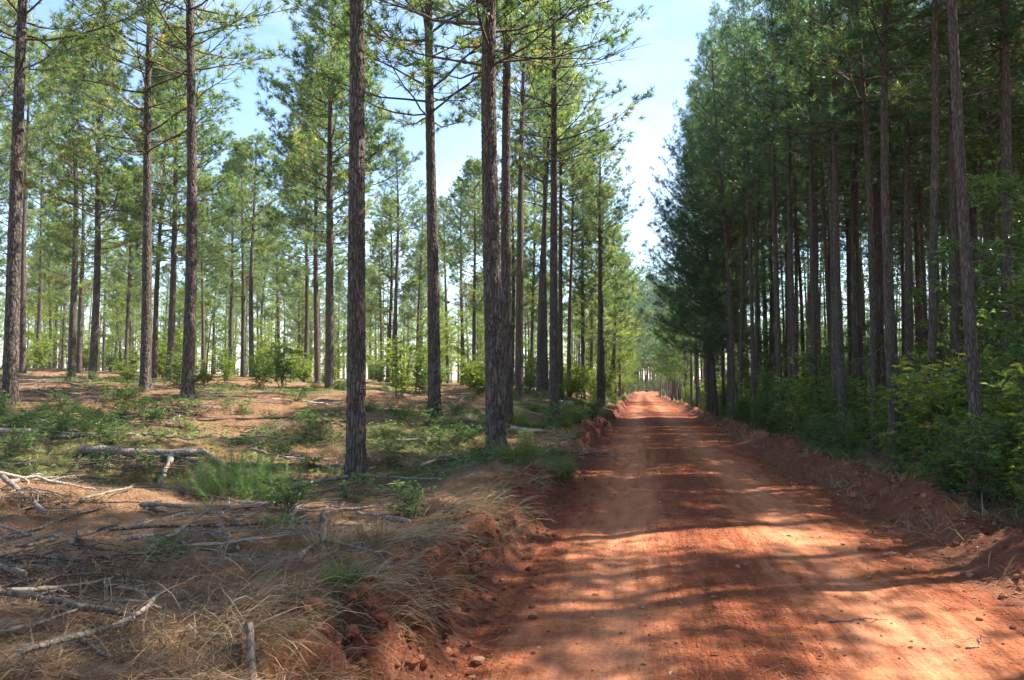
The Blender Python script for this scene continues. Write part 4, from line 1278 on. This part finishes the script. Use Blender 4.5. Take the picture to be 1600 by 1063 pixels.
# dry grass, thickest on the top and face of the bank
mb = MB()
for n_, dm, dx, um, ux, pw in ((21000, 3.0, 9.5, 0.25, 1.9, 1.2), (6000, 3.6, 10, 1.8, 9, 1.0), (9000, 9, 30, 0.4, 30, 1.1)):
    x, y, u, d = scatter_left(n_, dm, dx, um, ux, pw)
    clump = fbm(x * 1.6 + 3, y * 1.6 + 8, 3)
    k = rngp.random(len(x)) < np.clip(0.30 + 1.7 * clump, 0.02, 1)
    x, y, u, d, clump = x[k], y[k], u[k], d[k], clump[k]
    P = np.column_stack([x, y, terrain(x, y) - 0.01])
    N = len(x)
    az = np.where(rngp.random(N) < 0.45, rngp.normal(-0.5, 0.9, N), rngp.random(N) * 6.28)   # many blades hang over the bank
    L = rngp.uniform(0.10, 0.34, N) * (0.6 + 0.7 * np.clip(clump + 0.3, 0, 1)) * np.where(u > 2.6, 0.7, 1)
    blades(mb, P, az, L, 0.0026 + 0.00042 * d, rngp.uniform(0.55, 1.5, N), rngp.uniform(0.05, 0.5, N), np.clip(rngp.normal(0.37, 0.25, N), 0, 0.97), rngp)
N = 9500
y = 3.2 + 13 * rngp.random(N) ** 1.3
u = rngp.uniform(0.28, 1.05, N)
x = edge_l(y) - u
k = rngp.random(N) < np.clip(0.45 + 1.6 * fbm(x * 2 + 5, y * 1.4, 3), 0.05, 1)
x, y, u = x[k], y[k], u[k]
N = len(x)
blades(mb, np.column_stack([x, y, terrain(x, y)]), rngp.normal(0.0, 0.55, N), rngp.uniform(0.16, 0.46, N), 0.003 + 0.0004 * y, rngp.uniform(0.7, 1.7, N), rngp.uniform(0.2, 0.55, N), np.clip(rngp.normal(0.42, 0.26, N), 0, 0.97), rngp)
link('dry_grass', mb.mesh('dry_grass', GRASS_D), kind='stuff', label='matted dry grass hanging over the road bank', cat='grass')

# green grass: patches on the floor, a thick tussock on the bank, the verges
mb = MB()
x, y, u, d = scatter_left(30000, 4, 34, 0.5, 40, 1.15)
g = fbm(x * 0.25 + 70, y * 0.25 + 20, 3) + 0.5 * fbm(x * 2 + 1, y * 2, 2)
k = rngp.random(len(x)) < np.clip(g * 1.1 - 0.05, 0, 0.6)
x, y, d = x[k], y[k], d[k]
N = len(x)
blades(mb, np.column_stack([x, y, terrain(x, y) - 0.01]), rngp.random(N) * 6.28, rngp.uniform(0.08, 0.22, N), 0.004 + 0.0005 * d, rngp.uniform(0.1, 0.8, N), rngp.uniform(0.1, 0.5, N), np.clip(rngp.normal(0.5, 0.22, N), 0, 1), rngp)
link('green_grass', mb.mesh('green_grass', GRASS_G), kind='stuff', label='patchy green grass among the straw', cat='grass')

mb = MB()
x, y, u, d = scatter_left(60000, 7, 34, 0.6, 40, 1.1)
g = fbm(x * 0.25 + 70, y * 0.25 + 20, 3) + 0.45 * fbm(x * 1.3 + 1, y * 1.3, 3) + 0.35 * np.exp(-((d - 15) / 3.0) ** 2)
k = rngp.random(len(x)) < np.clip(g * 0.9 - 0.2, 0, 0.4) * sst(7, 13, d)
x, y, d = x[k], y[k], d[k]
N = len(x)
a = rngp.random(N) * 6.28
leaves(mb, np.column_stack([x, y, terrain(x, y) + rngp.uniform(0.0, 0.14, N)]), np.column_stack([np.cos(a), np.sin(a), rngp.normal(0.1, 0.3, N)]), unit(np.array([0, 0, 1.0]) + 0.5 * rngp.normal(size=(N, 3))), rngp.uniform(0.05, 0.11, N), rngp.uniform(0.022, 0.05, N), np.clip(rngp.normal(0.5, 0.22, N), 0, 1))
link('ground_cover', mb.mesh('ground_cover', LEAF_P), kind='stuff', label='low leafy ground cover creeping over the straw in patches', cat='ground cover')

def tussock(seed, n, r, L0, mat):
    rng = np.random.default_rng(seed)
    mb = MB()
    a = rng.random(n) * 6.28; q = np.sqrt(rng.random(n)) * r
    P = np.column_stack([np.cos(a) * q, np.sin(a) * q, np.full(n, -0.03)])
    blades(mb, P, a + rng.normal(0, 0.7, n), L0 * rng.uniform(0.5, 1.2, n), np.full(n, 0.007), rng.uniform(0.05, 0.6, n), rng.uniform(0.1, 0.55, n), np.clip(rng.normal(0.5, 0.22, n), 0, 1), rng)
    return mb.mesh('grass_tussock', mat)
TU = [tussock(800, 700, 0.32, 0.5, GRASS_G), tussock(801, 500, 0.26, 0.45, GRASS_G), tussock(802, 420, 0.25, 0.42, GRASS_D)]
for k, (px, d, vi, s, lab) in enumerate([(838, 11.3, 0, 1.0, 'large green grass tussock on the bank edge'), (806, 10.8, 1, 1.0, 'green grass tussock beside the largest one on the bank'),
        (868, 12.4, 0, 0.95, 'green grass tussock at the lip of the bank past the largest one'), (850, 13.4, 1, 1.0, 'grass tussock behind the bank-lip tussock'),
        (440, 6.6, 1, 0.5, 'thin yellow-green grass tuft beside the arched root'), (540, 4.5, 1, 0.38, 'small green grass tuft in the matted dry grass'), (330, 7.2, 2, 0.5, 'pale dry grass tuft under the feathery weeds'),
        (590, 6.0, 2, 0.6, 'dry grass tuft on the brow of the bank'), (520, 5.4, 2, 0.55, 'dry grass tuft behind the small green tuft')]):
    x, y = at(px, d)
    link('grass_tussock', TU[vi], None, lab, 'grass tussock', None, None, (x, y, tz(x, y)), rngp.random() * 6.28, (s, s, s))
n = 0
for k in range(70):                                    # grassy verges further along both sides
    y = 16 + 80 * rngp.random() ** 1.3
    sd = rngp.random() < 0.5
    x = float(edge_l(np.array(y))) - rngp.uniform(0.5, 2.2) if sd else float(edge_r(np.array(y))) + rngp.uniform(1.0, 2.2)
    s = rngp.uniform(0.6, 1.1)
    link('grass_tussock', TU[rngp.integers(0, 2)], None, 'green grass tussock on the verge ' + ('of the bank' if sd else 'below the dense stand'), 'grass tussock', 'verge grass tussocks ' + ('of the bank' if sd else 'below the dense stand'), None, (x, y, tz(x, y)), rngp.random() * 6.28, (s, s, s))

# verge grass and straw over the berm
mb = MB()
n_ = 15000
y = 5.5 + 40 * rngp.random(n_) ** 1.6
v = rngp.uniform(0.25, 2.6, n_)
x = edge_r(y) + v
k = rngp.random(n_) < np.clip(0.25 + 1.5 * fbm(x * 1.7, y * 1.7, 3) + 0.25 * (v > 1.6), 0, 1)
x, y, v = x[k], y[k], v[k]
N = len(x)
blades(mb, np.column_stack([x, y, terrain(x, y) - 0.01]), rngp.random(N) * 6.28, rngp.uniform(0.1, 0.38, N), 0.004 + 0.0004 * y, rngp.uniform(0.2, 1.3, N), rngp.uniform(0.1, 0.6, N), np.clip(rngp.normal(0.45, 0.25, N), 0, 1), rngp)
link('dry_grass', mb.mesh('dry_grass', GRASS_D), kind='stuff', label='sparse dry grass on the red soil berm', cat='grass')

# needles drifted onto the road and the berm
N = 9000
y = 3.6 + 26 * rngp.random(N) ** 1.5
q_ = rngp.random(N)
x = np.where(q_ < 0.5, edge_r(y) + rngp.normal(0.3, 0.5, N), np.where(q_ < 0.75, edge_l(y) + np.abs(rngp.normal(0, 0.4, N)), rngp.normal(0.75, 0.5, N)))
az = rngp.random(N) * 6.28
dv = np.column_stack([np.cos(az), np.sin(az), rngp.normal(0, 0.05, N)]) * rngp.uniform(0.05, 0.10, (N, 1))
sd = np.column_stack([-np.sin(az), np.cos(az), 0 * az]) * (0.001 + 0.00016 * y)[:, None]
P = np.column_stack([x, y, terrain(x, y) + 0.008])
V = np.stack([P - dv - sd, P - dv + sd, P + dv], 1).reshape(-1, 3)
me = MB().add(V, np.arange(len(V)).reshape(-1, 3), None, np.repeat(np.clip(rngp.normal(0.5, 0.25, N), 0, 1), 3)).mesh('pine_straw', STRAW)
link('pine_straw', me, kind='stuff', label='loose brown needles drifted over the road edges and berm', cat='litter')

# clods and crumbs of clay along both edges and over the loose strip
ico = np.array([(0, 0, 1), (0.894, 0, 0.447), (0.276, 0.851, 0.447), (-0.724, 0.526, 0.447), (-0.724, -0.526, 0.447), (0.276, -0.851, 0.447),
                (0.724, 0.526, -0.447), (-0.276, 0.851, -0.447), (-0.894, 0, -0.447), (-0.276, -0.851, -0.447), (0.724, -0.526, -0.447), (0, 0, -1)])
icf = np.array([(0, 1, 2), (0, 2, 3), (0, 3, 4), (0, 4, 5), (0, 5, 1), (1, 6, 2), (2, 7, 3), (3, 8, 4), (4, 9, 5), (5, 10, 1), (6, 7, 2), (7, 8, 3), (8, 9, 4), (9, 10, 5), (10, 6, 1),
                (11, 7, 6), (11, 8, 7), (11, 9, 8), (11, 10, 9), (11, 6, 10)])
def clods(name, x, y, s, label):
    N = len(x)
    V = ico[None] * s[:, None, None] * rngp.uniform(0.6, 1.15, (N, 12, 1)) * np.array([1, 1, 0.7]) + np.column_stack([x, y, terrain(x, y) + s * 0.25])[:, None]
    t = (np.arange(N) * 12)[:, None, None] + icf[None]
    mb = MB().add(V, t, None, np.repeat(np.clip(rngp.normal(0.5, 0.25, N), 0, 1), 12))
    link(name, mb.mesh(name, CLOD), kind='stuff', label=label, cat='soil')
N = 2600
y = 3.6 + 30 * rngp.random(N) ** 1.8
clods('clay_clods', edge_l(y) - 0.35 + rngp.normal(0, 0.28, N), y, 0.007 + 0.045 * rngp.random(N) ** 3.5, 'crumbled red clods at the foot of the bank')
N = 3000
y = 5.0 + 34 * rngp.random(N) ** 1.7
clods('clay_clods', edge_r(y) + 0.75 + rngp.normal(0, 0.45, N), y, 0.006 + 0.05 * rngp.random(N) ** 4, 'crumbled red clods of the scraped berm')
N = 5200
y = 3.6 + 22 * rngp.random(N) ** 1.7
x = np.where(rngp.random(N) < 0.55, rngp.normal(0.75, 0.32, N), rngp.uniform(-1.0, 2.8, N))
clods('road_gravel', x, y, 0.0025 + 0.011 * rngp.random(N) ** 4, 'loose clay crumbs along the middle of the road')

# a few twigs and leaves lying on the road
for k, (px, py, L, a, lab) in enumerate([(1085, 806, 0.9, 0.1, 'thin dark twig lying across the middle of the road'), (1340, 970, 0.55, 0.6, 'thin bent twig on the road by the wheel track'), (1120, 800, 0.5, 0.9, 'short thin twig on the loose centre of the road'),
                                      (1530, 1005, 0.35, 0.9, 'pale dry twig at the road edge below the berm')]):
    p = hit(px, py)
    d = np.array([math.cos(a), math.sin(a), 0])
    pts = []
    for s in (-0.5, -0.15, 0.2, 0.5):
        q_ = p + d * s * L + np.array([0, 0.05 * math.sin(s * 9), 0])
        q_[2] = tz(q_[0], q_[1]) + 0.008
        pts.append(q_)
    fallen(pts, 0.006, 0.002, DARKW if k != 3 else DEADW, lab, 900 + k, 3, None, 'fallen_branch')
mb = MB()
N = 420
y = 3.8 + 24 * rngp.random(N) ** 1.4
x = np.where(rngp.random(N) < 0.6, edge_r(y) + rngp.normal(0.1, 0.6, N), rngp.uniform(-0.9, 2.7, N))
a = rngp.random(N) * 6.28
leaves(mb, np.column_stack([x, y, terrain(x, y) + 0.008]), np.column_stack([np.cos(a), np.sin(a), rngp.normal(0, 0.15, N)]), unit(np.array([0, 0, 1.0]) + 0.3 * rngp.normal(size=(N, 3))), rngp.uniform(0.03, 0.075, N), rngp.uniform(0.015, 0.04, N), rngp.random(N))
link('leaf_litter', mb.mesh('leaf_litter', GRASS_D), kind='stuff', label='scattered dead leaves on the road and berm', cat='litter')
# ------------------------------------------------------------------ air
m, nn_, ll_, out = new_mat('air')
pv = nn_.new('ShaderNodeVolumePrincipled')
pv.inputs['Color'].default_value = (0.93, 0.96, 1.0, 1)
pv.inputs['Density'].default_value = 0.0003
pv.inputs['Anisotropy'].default_value = 0.35
ll_.new(pv.outputs[0], out.inputs['Volume'])
lo, hi = np.array([-285, -64, -9.0]), np.array([285, 425, 34.0])
c = np.array([(x_, y_, z_) for x_ in (0, 1) for y_ in (0, 1) for z_ in (0, 1)]) * (hi - lo) + lo
mb = MB().add(c, None, [(0, 1, 3, 2), (4, 6, 7, 5), (0, 4, 5, 1), (2, 3, 7, 6), (0, 2, 6, 4), (1, 5, 7, 3)])
link('haze', mb.mesh('haze', m), kind='stuff', label='thin pale air filling the wood', cat='haze')
print('done', round(time.time() - T0, 1), 'tris', TRIS, 'objects', len(sc.objects))
